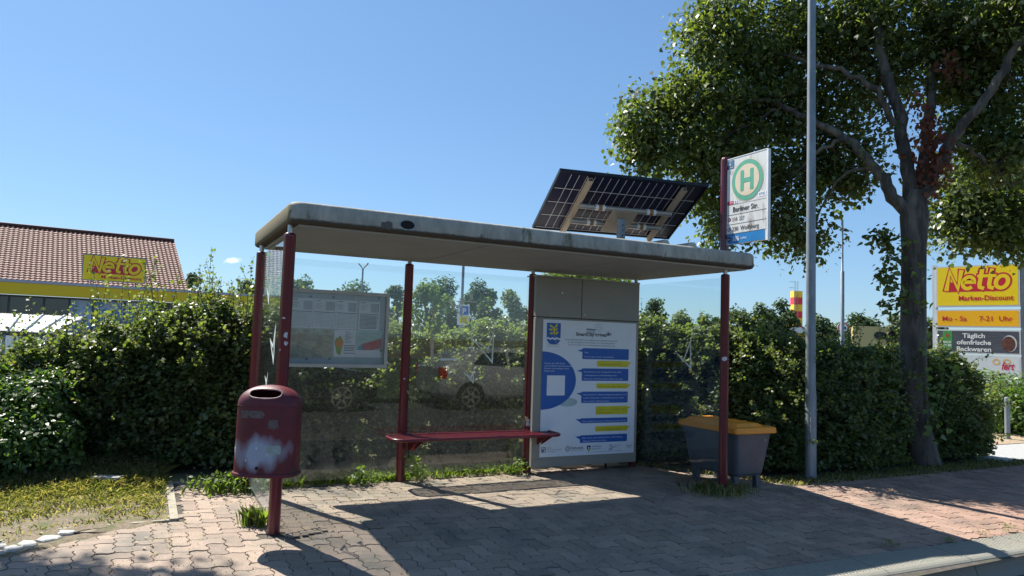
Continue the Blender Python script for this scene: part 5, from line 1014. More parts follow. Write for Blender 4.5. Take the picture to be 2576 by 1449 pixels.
# dead leaves
g = np.random.default_rng(12); q = []
for (ur, vr, n) in (((-.6, 5), (-1.8, 1.4), 45), ((4.6, 9.5), (-.5, .2), 220), ((5, 9), (-1.8, -.3), 30), ((-4, -.7), (-1.4, 2.6), 420), ((-.5, .1), (1.0, 2.1), 22), ((.1, 2.8), (1.3, 1.6), 60)):
    q.append(np.stack([g.uniform(*ur, n), g.uniform(*vr, n), g.uniform(.006, .012, n)], 1)); q[-1][:, 2] += .05 * np.minimum(q[-1][:, 1], 0)
q = np.concatenate(q); rng = g; V = leaf_verts(loc2w(q[:, 0], q[:, 1], q[:, 2]), g.normal(0, .18, (len(q), 3)) + [0, 0, 1], g.uniform(.015, .04, len(q)), 'oval', fold=.4)
tag(fast_mesh('dead_leaves', V, 6, K['litter']), 'small dry leaves scattered over paving and verge', 'leaf litter', kind='stuff')
K['cobble'] = mat('white_cobble', (.52, .51, .47), (.36, .35, .31), rough=.9, scale=22, bump=.9, bscale=60)
labs = ['pale flat cobble with a dark stick beside it, topmost of the row', 'long pale cobble second from the top of the row', 'pale cobble in the middle of the row by the verge', 'pale cobble low in the row near the left edge', 'pale cobble behind the row, touching the left edge', 'sliver of pale cobble at the bottom of the row']
for k, P in enumerate(([(835, 715), (870, 690), (1090, 690), (1100, 712), (1000, 735), (850, 742)], [(520, 820), (610, 775), (760, 755), (905, 775), (840, 810), (640, 845)], [(250, 880), (330, 840), (490, 832), (550, 880), (480, 912), (330, 918)], [(60, 930), (210, 905), (345, 930), (260, 965), (110, 990)], [(-60, 830), (30, 822), (108, 905), (60, 920), (-60, 925)], [(-60, 1000), (70, 990), (85, 1005), (0, 1030), (-60, 1035)])):
    W3 = []
    for x, y in P:
        d = direction((0 + x * .27174) / 1.5652, (1900 + y * .27174) / 1.5652); W3.append(CAM + d * ((.02 - CAMH) / d[2]))
    W3 = np.array(W3); c = W3.mean(0); t = thing('cobblestone', labs[k], 'cobblestone', (c[0], c[1], 0), 'pale cobbles edging the verge', frame='W')
    mb = MB(); up = [c + (p - c) * 1.0 for p in W3]; n = len(up); lo = [c + (p - c) * 1.06 for p in W3]; top = [c + (p - c) * .86 for p in W3]
    mb.loft([[(p[0], p[1], -.005) for p in lo], [(p[0], p[1], .016) for p in up], [(p[0], p[1], .022 + .002 * (i % 2)) for i, p in enumerate(top)]], 0, False); mb.build('stone', K['cobble'], t)
d = direction(335, 1226 - 60); 
t = thing('stick', 'thin dark dead stick lying beside the topmost pale cobble', 'stick', (*[(CAM + direction(200, 1338) * (-CAMH / direction(200, 1338)[2]))[i] for i in (0, 1)], 0), frame='W')
p = [CAM + direction(X, Y) * (-(CAMH - .012) / direction(X, Y)[2]) for X, Y in ((148, 1341), (185, 1341), (230, 1340), (268, 1338))]; mb = MB(); mb.tube(p, [.013, .008, .005, .002], 8); mb.tube([p[1], p[1] + [.03, .06, .005], p[1] + [.16, .13, .01]], [.004, .003, .001], 5); mb.build('twig', K['dark'], t)
sb = CAM + direction(268, 1170 + 52) * (-CAMH / direction(268, 1222)[2]); t = thing('verge_stone', 'weathered grey stone block half hidden in the grass under the left hedge', 'stone', (sb[0], sb[1], 0), frame='W'); mb = MB(); mb.box(sb[0] - .13, sb[0] + .13, sb[1] - .06, sb[1] + .06, -.02, .09, c=.015); mb.build('block', mat('grey_stone', (.34, .32, .29), (.24, .22, .2), rough=.9, scale=15, bump=.4), t)
# small cobbles set round the front left post
mb = MB(); g = random.Random(2)
for i in range(6):
    for j in range(3):
        u, v = .09 + i * .052 + g.uniform(-.006, .006), -.06 - j * .055 + .02 * i + g.uniform(-.006, .006); s_ = .021
        vs = [tuple(wl(u + a * s_ + g.uniform(-.004, .004), v + b * s_ + g.uniform(-.004, .004), z)) for z in (.002, .0085) for a, b in ((-1, -1), (1, -1), (1, 1), (-1, 1))]; mb.add(vs, [(4, 5, 6, 7), (0, 1, 5, 4), (1, 2, 6, 5), (2, 3, 7, 6), (3, 0, 4, 7)])
tag(mb.build('cobble_pavement', K['paver'], org=(0, 0, 0)), kind='structure')

# ================================================================== BACKGROUND
# supermarket building, left
A0 = np.array([-33.0306, 45.7097, 0]); B0 = np.array([-19.8224, 54.6412, 0]); dv = (B0 - A0) / np.linalg.norm(B0 - A0); nv = np.array([-dv[1], dv[0], 0])
VG = np.array([-23.7716, 51.9707, 0])
bd = bpy.data.objects.new('supermarket_building', None); bd.location = tuple(VG + [0, 0, -.8]); bd.rotation_euler = (0, 0, math.atan2(dv[1], dv[0])); col.objects.link(bd); ORG[bd.name] = np.zeros(3)
tag(bd, 'low supermarket with red tiled roof and long yellow fascia beyond the left hedge', 'supermarket')
gz = .8      # ground lies at -0.8: local z = world z + 0.8
K['tile'] = mat('clay_roof_tile', (.165, .062, .043), (.12, .046, .034), rough=.7, scale=1.2, dirt=(.16, .075, .06), dirt_range=(.5, .7), dirt_scale=2.5, spec=.3)
tr_, sl_ = 30, R(29.7); L0, L1 = -26.0, 0.0; RUN, RISE = 7.6, 4.34
tw, th = .30, .34; nu = int((L1 - L0) / tw); nvv = int(math.hypot(RUN, RISE) / th); mb = MB(); us = []
for i in range(nu):
    for f_ in (0, .25, .5, .75): us.append((L0 + (i + f_) * (L1 - L0) / nu, (.024 * math.cos(2 * math.pi * f_))))
us.append((L1, .045)); 
for j in range(nvv):
    s0, s1 = j / nvv, (j + 1) / nvv; vs = []
    for x, h in us:
        for s, e in ((s0, .048), (s1, .0)): vs.append((x, RUN * s - math.sin(sl_) * (h + e), gz + 4.22 + RISE * s + math.cos(sl_) * (h + e)))
    k = len(us); mb.add(vs, [(2 * i, 2 * i + 2, 2 * i + 3, 2 * i + 1) for i in range(k - 1)], 0, False)
    vs = []
    for x, h in us: vs += [(x, RUN * s0 - math.sin(sl_) * (h + .048), gz + 4.22 + RISE * s0 + math.cos(sl_) * (h + .048)), (x, RUN * s0 - math.sin(sl_) * (h - .01), gz + 4.22 + RISE * s0 + math.cos(sl_) * (h - .01))]
    mb.add(vs, [(2 * i, 2 * i + 2, 2 * i + 3, 2 * i + 1) for i in range(k - 1)], 0)
rf = mb.build('roof', K['tile'], bd)
mb = MB(); mb.tube([(L0, RUN, gz + 4.3 + RISE), (L1, RUN, gz + 4.3 + RISE)], .13, 8); mb.build('ridge', mat('ridge_tile', (.08, .04, .035), rough=.7), rf)
mb = MB(); mb.add([(0.02, 0, gz + 4.15), (0.02, 15.2, gz + 4.15), (.02, RUN, gz + 4.15 + RISE)], [(0, 1, 2)]); mb.add([(L0, RUN, gz + 4.15 + RISE), (L1, RUN, gz + 4.15 + RISE), (L1, 15.2, gz + 4.15), (L0, 15.2, gz + 4.15)], [(0, 1, 2, 3)]); mb.build('gable', K['tile'], bd)
K['fascia'] = mat('yellow_fascia', (.80, .52, .0), (.76, .49, .0), rough=.45); K['wallw'] = mat('render_wall', (.55, .53, .48), rough=.8)
mb = MB(); mb.box(L0, 14, -.55, .1, gz + 3.27, gz + 4.02); mb.build('fascia', K['fascia'], bd)
mb = MB(); mb.box(L0, 14, -.60, .1, gz + 4.03, gz + 4.20); mb.build('gutter', mat('zinc_gutter', (.42, .43, .47), (.36, .37, .40), rough=.5), bd)
mb = MB(); mb.box(L0, 14, .60, 15, 0, gz + 3.26); mb.build('wall', K['wallw'], bd)
K['wdark'] = mat('dark_window_glass', (.012, .02, .02), rough=.06, spec=.8); K['wfr'] = mat('window_frame_grey', (.06, .065, .07), rough=.5); K['wposter'] = mat('window_film', (.42, .52, .64), (.12, .26, .48), rough=.5, scale=1.1, contrast=(.45, .55))
x = L0; k = 0
def bpix(X, Y): # local x on the building front seen at photo X
    for t in np.linspace(-26, 14, 1601):
        P = VG + dv * t + [0, 0, 2.6] ; c = P - CAM; z = c @ _fw
        if PW / 2 + F * (c @ _r2) / z >= X: return t
    return 14
seams = [bpix(X, 780) for X in (-60, 20, 110, 175, 235, 315, 400, 480, 560, 640, 700)]
for k, (a, b) in enumerate(zip(seams[:-1], seams[1:])):
    mb = MB(); mb.box(a, b, .50, .595, gz + .35, gz + 3.2); f_ = mb.build('window', K['wfr'], bd)
    mb = MB(); mb.box(a + .07, b - .07, .48, .499, gz + .45, gz + 3.12); mb.build('pane', K['wposter'] if 3 <= k <= 5 or k == 8 else K['wdark'], f_)
# sign on the roof
def ribbon(B, pts, w_, m, l, closed=False):
    P = [np.array(p, float) for p in pts]; k = len(P); vs = []
    for i in range(k):
        a = P[i - 1] if (i > 0 or closed) else None; c = P[(i + 1) % k] if (i < k - 1 or closed) else None; e1 = (P[i] - a) if a is not None else (c - P[i]); e2 = (c - P[i]) if c is not None else e1
        e1 = e1 / (np.linalg.norm(e1) + 1e-9); e2 = e2 / (np.linalg.norm(e2) + 1e-9); n1, n2 = np.array([-e1[1], e1[0]]), np.array([-e2[1], e2[0]]); bi = n1 + n2; bi /= (np.linalg.norm(bi) + 1e-9); d = bi * w_ / 2 / max(bi @ n1, .62)
        q = P[i]
        if not closed and i == 0: q = q - e2 * w_ * .35
        if not closed and i == k - 1: q = q + e1 * w_ * .35
        vs += [B.P(*(q + d), l), B.P(*(q - d), l)]
    n = k if closed else k - 1; B.mb.add(vs, [(2 * i, 2 * ((i + 1) % k), 2 * ((i + 1) % k) + 1, 2 * i + 1) for i in range(n)], B.mi(m))
def netto(B, x0, y0, w, h):
    """slanted yellow word with a red outline and red ground between the letters"""
    T = lambda x, y: (x0 + w * (x + .17 * y + .08) / 3.02, y0 + h * (y + .02)); arc = lambda cx, cy, a, b, t0, t1, n=26: [(cx + a * math.cos(R(t0 + (t1 - t0) * i / n)), cy + b * math.sin(R(t0 + (t1 - t0) * i / n))) for i in range(n + 1)]
    shapes = [([(.05, .04), (.05, .98), (.58, .04), (.58, .98)], .215, False), ([(.82, .40), (1.24, .40)] + arc(1.01, .37, .255, .31, 5, 305), .18, False), ([(1.53, 1.0), (1.53, .25), (1.57, .12), (1.70, .07)], .19, False), ([(1.96, 1.0), (1.96, .25), (2.00, .12), (2.13, .07)], .19, False), ([(1.42, .70), (2.16, .70)], .15, False), (arc(2.50, .37, .26, .31, 0, 346, 30), .19, True)]
    sc = h
    for q, (pts, t_, cl_) in enumerate(shapes): ribbon(B, [T(*p) for p in pts], (t_ + .16) * sc, K['signred'], 1 + q * .06, cl_)
    B.poly([T(*p) for p in ((.0, -.10), (2.62, -.10), (2.80, .02), (2.82, .4), (2.6, .5), (2.2, .56), (1.4, .56), (1.1, .5), (.7, .45), (.0, .40))], K['signred'], 1.6)
    for q, (pts, t_, cl_) in enumerate(shapes): ribbon(B, [T(*p) for p in pts], t_ * sc, K['signyellow'], 2 + q * .06, cl_)
sg = bpy.data.objects.new('roof_sign', None); col.objects.link(sg)
p_bl = at(203, 705, 1); 
def on_plane(X, Y, P0, n):
    d = (X - PW / 2) / F * _r2 - (Y - PH / 2) / F * _u2 + _fw; return CAM + d * (((P0 - CAM) @ n) / (d @ n))
P0 = VG - nv * .15 + np.array([0, 0, 4.5]); q_tl, q_tr, q_bl, q_br = [on_plane(X, Y, P0, nv) for X, Y in ((206, 636), (369, 652), (204, 707), (365, 712))]
lx0 = (q_bl - VG) @ dv; lx1 = (q_tr - VG) @ dv; zb_, zt_ = (q_bl[2] + q_br[2]) / 2, (q_tl[2] + q_tr[2]) / 2
sg.location = tuple(VG + dv * lx0 - nv * .15 + [0, 0, zb_]); sg.rotation_euler = bd.rotation_euler; ORG[sg.name] = np.zeros(3)
tag(sg, 'yellow sign with slanted red outlined shop name mounted on the tiled roof', 'shop sign'); WS, HS = lx1 - lx0, zt_ - zb_
mb = MB(); mb.box(0, WS, -.02, .14, 0, HS); mb.build('frame', K['galv'], sg)
B = Board((0, -.022, 0), (1, 0, 0), (0, 0, 1), .003); B.rect(.06, .06, WS - .06, HS - .06, K['signyellow'], .5); netto(B, WS * .08, HS * .34, WS * .84, HS * .52); B.text('Marken-Discount', WS * .30, HS * .12, HS * .115, K['signred'], 3, width=WS * .64, off=.03); B.build('sign_face', sg)
for a in (.15, .85):
    mb = MB(); mb.box(WS * a - .04, WS * a + .04, .142, .20, -.25, HS); mb.build('bracket', K['galv'], sg)
# trolley shelter
p1, p2, p3, p4 = at(-60, 789, 22.2), at(216, 800, 23), at(139, 839, 20.5), at(-60, 829, 19.8)
tv = thing('trolley_shelter', 'glazed trolley shelter with white translucent lean-to roof on the car park', 'trolley shelter', (p3[0], p3[1], -.8), frame='W'); K['poly'] = mat('white_roof_sheet', (.72, .76, .80), (.62, .66, .71), rough=.5)
mb = MB(); up_ = np.array([0, 0, .03]); mb.add([p1, p2, p3, p4, p1 + up_, p2 + up_, p3 + up_, p4 + up_], [(0, 1, 2, 3), (4, 5, 6, 7), (0, 1, 5, 4), (1, 2, 6, 5), (2, 3, 7, 6), (3, 0, 4, 7)]); r_ = mb.build('roof', K['poly'], tv)
for t_ in (0, .2, .4, .6, .8, 1.0):
    mb = MB(); a = p1 + (p2 - p1) * t_ + [0, 0, .05]; b = p4 + (p3 - p4) * t_ + [0, 0, .05]; mb.tube([a, b], .035, 6); mb.build('rafter', K['wfr'] if t_ in (0, 1) else K['galv'], r_)
mb = MB(); mb.tube([p4 + [0, 0, -.04], p3 + [0, 0, -.04]], .07, 6); mb.tube([p1, p2], .05, 6); mb.build('eaves_beam', K['wfr'], r_)
for t_ in (.0, .35, .68, 1.0):
    b = p4 + (p3 - p4) * t_; mb = MB(); mb.tube([(b[0], b[1], -.8), b], .04, 8); mb.build('post', K['galv'], tv)
for t_ in (0.0, 1.0):
    b = p1 + (p2 - p1) * t_; mb = MB(); mb.tube([(b[0], b[1], -.8), b], .04, 8); mb.build('post', K['galv'], tv)
mb = MB(); a, b = p4 + (p3 - p4) * .02, p4 + (p3 - p4) * .98; mb.add([(a[0], a[1], -.5), (b[0], b[1], -.5), (b[0], b[1], b[2] - .12), (a[0], a[1], a[2] - .12), (a[0], a[1] + .02, -.5), (b[0], b[1] + .02, -.5), (b[0], b[1] + .02, b[2] - .12), (a[0], a[1] + .02, a[2] - .12)], [(0, 1, 2, 3), (4, 5, 6, 7), (0, 1, 5, 4), (1, 2, 6, 5), (2, 3, 7, 6), (3, 0, 4, 7)])
mb.build('glass_wall', glassmat('shelter_glass', dust=.35, tint=(.8, .83, .83)), tv)
mb = MB(); mb.box(p4[0] + 1.0, p3[0] - .3, p3[1] + .6, p3[1] + 1.3, -.35, .25); tr2 = thing('trolley_row', 'row of nested steel trolleys inside the glazed trolley shelter', 'trolleys', (p3[0] - 1.2, p3[1] + 1.0, -.8), frame='W')
mb = MB()
for k in range(6):
    x = p3[0] - 2.6 + k * .32; y = p3[1] + .9
    mb.tube([(x, y - .28, -.75), (x, y - .28, .05), (x + .8, y - .28, .0), (x + .8, y - .28, -.3), (x + .1, y - .28, -.4)], .012, 5); mb.tube([(x, y + .28, -.75), (x, y + .28, .05), (x + .8, y + .28, .0), (x + .8, y + .28, -.3), (x + .1, y + .28, -.4)], .012, 5); mb.tube([(x, y - .28, .05), (x, y + .28, .05)], .018, 6)
    for j in range(5): mb.tube([(x + .1 + j * .16, y - .28, .02 - .3 * 0), (x + .1 + j * .16, y - .28, -.38)], .006, 4)
mb.build('trolleys', K['steel'], tr2)

# pylon sign, right
pl_, pr_ = at(2357, 672, 20.0), at(2567, 662, 18.54); xd = (pr_ - pl_) * [1, 1, 0]; WPn = np.linalg.norm(xd); xd /= WPn; zt_ = pl_[2]; yv = np.cross([0, 0, 1], xd)
py = bpy.data.objects.new('pylon_sign', None); py.location = (pl_[0], pl_[1], -.01); py.rotation_euler = (0, 0, math.atan2(xd[1], xd[0])); col.objects.link(py); ORG[py.name] = np.zeros(3)
tag(py, 'tall roadside pylon sign with yellow shop panel, opening hours and bakery panels', 'pylon sign')
def zpy(X, Y): # height on the pylon face
    dl, dr = 20.0, 18.54; t = (X - 2357) / 210; return at(X, Y, dl + (dr - dl) * t)[2]
K['pwhite'] = mat('pylon_white_frame', (.66, .68, .70), (.60, .62, .64), rough=.45)
zz = [zpy(2460, 667), zpy(2460, 771), zpy(2460, 778), zpy(2460, 823 - 0), zpy(2460, 829), zpy(2460, 889), zpy(2460, 893), zpy(2460, 975)]
z_top = zt_
def panel(z0, z1, mt, name):
    mb = MB(); mb.box(.0, WPn, -.10, .10, z0, z1); o = mb.build(name, K['pwhite'], py); B = Board((0, -.102, z0), (1, 0, 0), (0, 0, 1), .0012); B.rect(.035, .035, WPn - .035, z1 - z0 - .035, mt, .4); return o, B, z1 - z0
o, B, h_ = panel(zz[1], zz[0], K['signyellow'], 'name_panel'); netto(B, WPn * .10, h_ * .40, WPn * .80, h_ * .46); B.text('Marken-Discount', WPn * .285, h_ * .15, h_ * .115, K['signred'], 3, width=WPn * .645, off=.03); B.build('panel_face', o)
o, B, h_ = panel(zz[3], zz[2], K['signorange'], 'hours_panel'); B.text('Mo - Sa', WPn * .08, h_ * .36, h_ * .26, K['signred'], 3, width=WPn * .30, off=.02); B.text('7-21  Uhr', WPn * .53, h_ * .36, h_ * .26, K['signred'], 3, width=WPn * .385, off=.02); B.build('panel_face', o)
o, B, h_ = panel(zz[5], zz[4], mat('plank_print', (.075, .085, .105), (.045, .05, .07), rough=.5, scale=3, stretch=(1, 1, 12)), 'bakery_panel')
B.rect(WPn * .08, h_ * .20, WPn * .20, h_ - .035, mat('bakery_green', (.06, .30, .06)), 2); B.ell(WPn * .14, h_ * .74, .05, .05, mat('bakery_red', (.35, .07, .03)), 3, 24); B.text('BACK', WPn * .09, h_ * .42, h_ * .09, K['signwhite'], 4, width=WPn * .10, off=.02); B.text('STUBE', WPn * .09, h_ * .28, h_ * .09, K['signwhite'], 4, width=WPn * .10, off=.02)
for q, (s, w_) in enumerate((('Täglich', .27), ('ofenfrische', .41), ('Backwaren', .41))): B.text(s, WPn * .46, h_ * (.66 - .28 * q), h_ * .185, K['signwhite'], 3, width=WPn * w_, center=True, off=.025)
B.ell(WPn * .875, h_ * .45, .165, .22, mat('pan_rim', (.55, .55, .56)), 2, 30); B.ell(WPn * .865, h_ * .43, .15, .20, mat('meat_print', (.16, .05, .03), (.05, .018, .012), scale=14, rough=.5), 3, 30); B.build('panel_face', o)
o, B, h_ = panel(zz[7], zz[6], mat('pale_panel', (.60, .66, .68), (.56, .62, .64), rough=.5), 'lower_panel'); B.text('fert', WPn * .78, h_ * .60, h_ * .22, mat('panel_crimson', (.50, .01, .06)), 3, width=WPn * .15, shear=.3, off=.03); B.ring(WPn * .72, h_ * .82, .09, .08, .03, mat('panel_amber', (.75, .42, .06)), 2, 24); B.ring(WPn * .84, h_ * .84, .09, .07, .03, mat('panel_amber2', (.75, .42, .06)), 2.4, 24); B.build('panel_face', o)
for a in (-.10, WPn + .005):
    mb = MB(); mb.box(a, a + .095, -.08, .08, 0, z_top + .06); mb.build('post', K['pwhite'] if a < 0 else K['galv'], py)
# plain thin post under the pylon sign
q = at(2535, 1118, 12.6); th_ = thing('marker_post', 'short pale grey post standing in the mulch under the pylon sign', 'post', (q[0], q[1], 0), frame='W'); mb = MB(); mb.tube([(q[0], q[1], 0), (q[0], q[1], .72)], .042, 14); mb.tube([(q[0], q[1], .72), (q[0], q[1], .74)], [.042, .02], 14); mb.build('post', K['galv'], th_)
# shrubs behind the right hedge end
for k, (X, Y, dp, rx, lab) in enumerate(((2560, 1000, 13.6, .75, 'sunlit shrub under the pylon sign at the right edge'), (2480, 985, 14.5, .6, 'sunlit shrub half hidden behind the right hedge end'), (2640, 1010, 13.2, .8, 'sunlit shrub cut off by the right edge'))):
    c = at(X, Y, dp); s = thing('shrub', lab, 'shrub', (c[0], c[1], 0), 'sunlit shrubs in the mulch bed', frame='W'); C_ = [c + [0, 0, 0], c + [-.4, .1, -.25], c + [.4, 0, -.2], c + [0, -.1, -.45]]; blob_leaves('foliage', C_, [(rx * .7, .5, .5)] * 4, 4200, .075, 'oval', K['bush'], s, ORG[s.name], seed=200 + k, shell=.7)
    mb = MB()
    for e in C_: mb.tube([(c[0], c[1], 0), e], [.03, .01], 6)
    mb.build('stems', K['twig'], s)

# far trees
def far_tree(X, top, wpx, dp, label, mname='fardark', n=2600, form=1.0, seed=0, group='trees on the skyline', base=-.8, lsz=.26):
    c_top = at(X, top, dp); rad = wpx * 1.22 / 2 / F * dp; hgt = c_top[2]; x, y = c_top[0], c_top[1]; t = thing('far_tree', label, 'tree', (x, y, base), group, frame='W')
    g = np.random.default_rng(seed); k = 16; C_, R_ = [], []
    for i in range(k):
        a = g.uniform(0, 6.28); f = g.uniform(.0, 1); zc_ = hgt - rad * .42 - f * max(hgt - rad * .2, rad * .5) * .85; rr = rad * (.55 + .45 * math.sin(math.pi * min(f + .15, 1))) * form * g.uniform(.3, .8); C_.append((x + rr * math.cos(a), y + rr * math.sin(a), zc_ + g.normal(0, .15))); R_.append((rad * g.uniform(.36, .5), rad * .45, rad * g.uniform(.32, .46)))
    C_.append((x, y, hgt - rad * .5)); R_.append((rad * .45, rad * .45, rad * .5)); blob_leaves('crown', C_, R_, int(n * 1.7), lsz * dp / 75, 'clump', K[mname], t, ORG[t.name], seed=seed + 300, shell=.62, droop=.2)
    mb = MB(); mb.tube([(x, y, base), (x + .1, y, hgt * .4), (x, y, hgt - rad * .6)], [.22, .16, .05], 8)
    for i in (1, 4, 7): mb.tube([(x, y, max(C_[i][2] - 1.2, .3)), C_[i]], [.08, .03], 5)
    mb.build('trunk', K['bark'], t)
FT = [(484, 684, 46, 62, 'dark conifer-like tree just right of the tiled gable', 'fardark', 1500), (618, 698, 62, 58, 'dark round tree in front of the left shelter post', 'fardark', 1600),
      (768, 690, 84, 60, 'loose tree above the left end of the timetable case', 'fardark', 1800), (905, 699, 120, 66, 'round tree behind the twin armed lamp', 'fardark', 2600),
      (1000, 715, 70, 64, 'dark tree just left of the middle rear post', 'fardark', 1700), (1075, 698, 110, 50, 'yellow-green tree right of the middle rear post', 'farmid', 2800),
      (1130, 690, 110, 72, 'tallest dark tree behind the thin mast', 'fardark', 2600), (1205, 700, 90, 70, 'dark tree right of the thin mast', 'fardark', 2300), (1285, 728, 90, 62, 'pale willow left of the cabinet', 'farpale', 2400), (1228, 745, 60, 60, 'smaller dark tree between the mast and the willow', 'fardark', 1200),
      (1640, 752, 70, 62, 'dark tree directly right of the cabinet', 'fardark', 1700), (1715, 776, 80, 66, 'low greyish tree behind the right glass pane', 'farpale', 1700), (1780, 790, 60, 66, 'low tree left of the front right post', 'fardark', 1200),
      (1855, 766, 90, 75, 'broad tree right of the front right post', 'fardark', 2300), (1915, 758, 76, 75, 'middle one of the three trees left of the striped tower', 'fardark', 2000), (1965, 746, 76, 75, 'highest tree just left of the striped tower', 'fardark', 2200),
      (2068, 793, 70, 85, 'low tree between lamp post and truck ban sign', 'fardark', 1500), (2150, 782, 80, 85, 'dark round tree behind the truck ban sign', 'fardark', 1900), (2200, 800, 60, 85, 'low tree sloping down towards the linden trunk', 'fardark', 1300), (2252, 788, 36, 60, 'slim weeping willow beside the linden trunk', 'farpale', 1100), (2345, 800, 60, 60, 'dark tree between linden trunk and pylon sign', 'fardark', 1200)]
for k, (X, top, wpx, dp, lab, mn, n) in enumerate(FT): far_tree(X, top, wpx, dp, lab, mn, n, seed=k + 1)
# nearer leafy tree visible in the gap under the roof
c = at(1465, 690, 24); s = thing('street_tree', 'yellow-green tree top in the gap between roof and cabinet', 'tree', (c[0], c[1], -.8), frame='W'); C_ = [at(X, Y, 24) for X, Y in ((1400, 712), (1445, 706), (1500, 716), (1540, 722), (1460, 760), (1520, 790), (1400, 770))]
blob_leaves('crown', C_, [(.75, .8, .42)] * 7, 7000, .11, 'clump', K['farmid'], s, ORG[s.name], seed=400, shell=.7); mb = MB(); mb.tube([(c[0], c[1], -.8), (c[0], c[1], 2.2), C_[1]], [.15, .1, .03], 8); mb.build('trunk', K['bark'], s)
# understorey line closing the view between the trees
q = [at(X, 838 + (X - 1000) * .033, dp) for X, dp in ((1000, 68), (1120, 74), (1240, 70), (1330, 66), (1640, 66), (1740, 70), (1860, 78), (1960, 80), (2080, 88), (2180, 88))]
o = blob_leaves('undergrowth', [p + [0, 0, -.2] for p in q], [(3.2, 1.6, 1.7)] * len(q), 9000, .34, 'clump', K['fardark'], None, (0, 0, 0), seed=500, shell=.6); tag(o, 'low scrub filling the ground under the skyline trees', 'scrub', kind='stuff')

# lamps and masts
def mast(label, X, Ytop, Ybase, dp, r, head, name='street_lamp', two=False, cat='street lamp', rlow=None, Ystep=None, base=-.8):
    p = at(X, Ytop, dp); t = thing(name, label, cat, (p[0], p[1], base), frame='W'); mb = MB()
    if Ystep: zst = at(X, Ystep, dp)[2]; mb.tube([(p[0], p[1], base), (p[0], p[1], zst), (p[0], p[1], zst + .03), (p[0], p[1], p[2])], [rlow, rlow, r, r], 12)
    else: mb.tube([(p[0], p[1], base), (p[0], p[1], p[2])], [r * 1.25, r], 12)
    mb.build('pole', K['galv'], t)
    for sx in ((-1, 1) if two else (-1,)):
        mb = MB(); L_ = head; x, y, z = p; mb.loft([[(x + sx * a, y + b * w_, z + dz + c) for b, c in ((-1, 0), (1, 0), (.6, .07), (-.6, .07))] for a, w_, dz in ((.02, .06, -.03 if two else 0), (L_ * .35, .13, .10 if two else .04), (L_ * .8, .15, .24 if two else .08), (L_, .07, .28 if two else .10))], 0, False); mb.build('lamp_head', mat('lamp_head_grey', (.30, .31, .31), rough=.4) if 'lamp_head_grey' not in bpy.data.materials else bpy.data.materials['lamp_head_grey'], t)
mast('far twin armed lamp seen above the timetable case', 913, 676, 740, 40, .05, .30, two=True)
mast('thin tall lamp mast rising behind the middle glass pane', 1168, 610, 800, 30, .055, .4, two=False)
mast('single armed street lamp right of the near lamp post', 2119, 553, 810, 28, .042, .36, rlow=.075, Ystep=683, base=-.1)
# parking sign
p = at(1167, 767, 29.5); t = thing('parking_sign', 'white blue and yellow parking sign on the thin mast behind the glass', 'parking sign', (p[0], p[1] - .08, -.8), frame='W'); w_ = 30 / F * 29.5 / 2; zt1 = p[2]; zb1 = at(1167, 818, 29.5)[2]
mb = MB(); mb.box(p[0] - w_, p[0] + w_, p[1] - .12, p[1] - .08, zb1, zt1); mb.build('panel', K['signwhite'], t); B = Board((p[0] - w_, p[1] - .1205, zb1), (1, 0, 0), (0, 0, 1), .008); hh = zt1 - zb1
B.rect(2 * w_ * .22, hh * .50, 2 * w_ * .92, hh * .93, K['blue'], 1); B.text('P', 2 * w_ * .42, hh * .57, hh * .26, K['signwhite'], 2, off=.03); B.rect(2 * w_ * .2, hh * .08, 2 * w_ * .92, hh * .44, K['signyellow'], 1)
for q in range(3): B.rect(2 * w_ * .32, hh * (.15 + .09 * q), 2 * w_ * .8, hh * (.18 + .09 * q), K['grey'], 2)
B.build('sign_face', t)
# truck ban sign
p = at(2120.5, 825, 41); t = thing('truck_ban_sign', 'round red-rimmed no lorries sign above the right hedge', 'road sign', (p[0], p[1], -.1), frame='W'); r_ = 14 / F * 41
mb = MB(); mb.tube([(p[0], p[1] + .03, -.1), (p[0], p[1] + .03, p[2] + r_)], .03, 8); mb.build('pole', K['galv'], t); mb = MB(); mb.tube([(p[0], p[1] - .01, p[2]), (p[0], p[1] + .01, p[2])], r_, 36); mb.build('disc', K['signwhite'], t)
B = Board((p[0], p[1] - .0105, p[2]), (1, 0, 0), (0, 0, 1), .008); B.ring(0, 0, r_, r_, r_ * .2, mat('ban_red', (.60, .03, .04)), 1); s_ = r_
B.rect(-.12 * s_, -.12 * s_, .55 * s_, .22 * s_, K['black'], 1); B.poly([(-.16 * s_, -.12 * s_), (-.16 * s_, .12 * s_), (-.34 * s_, .12 * s_), (-.46 * s_, -.02 * s_), (-.46 * s_, -.12 * s_)], K['black'], 1); B.ell(-.3 * s_, -.17 * s_, .08 * s_, .08 * s_, K['black'], 2, 16); B.ell(.3 * s_, -.17 * s_, .08 * s_, .08 * s_, K['black'], 2, 16); B.ell(.48 * s_, -.17 * s_, .08 * s_, .08 * s_, K['black'], 2, 16); B.build('sign_face', t)
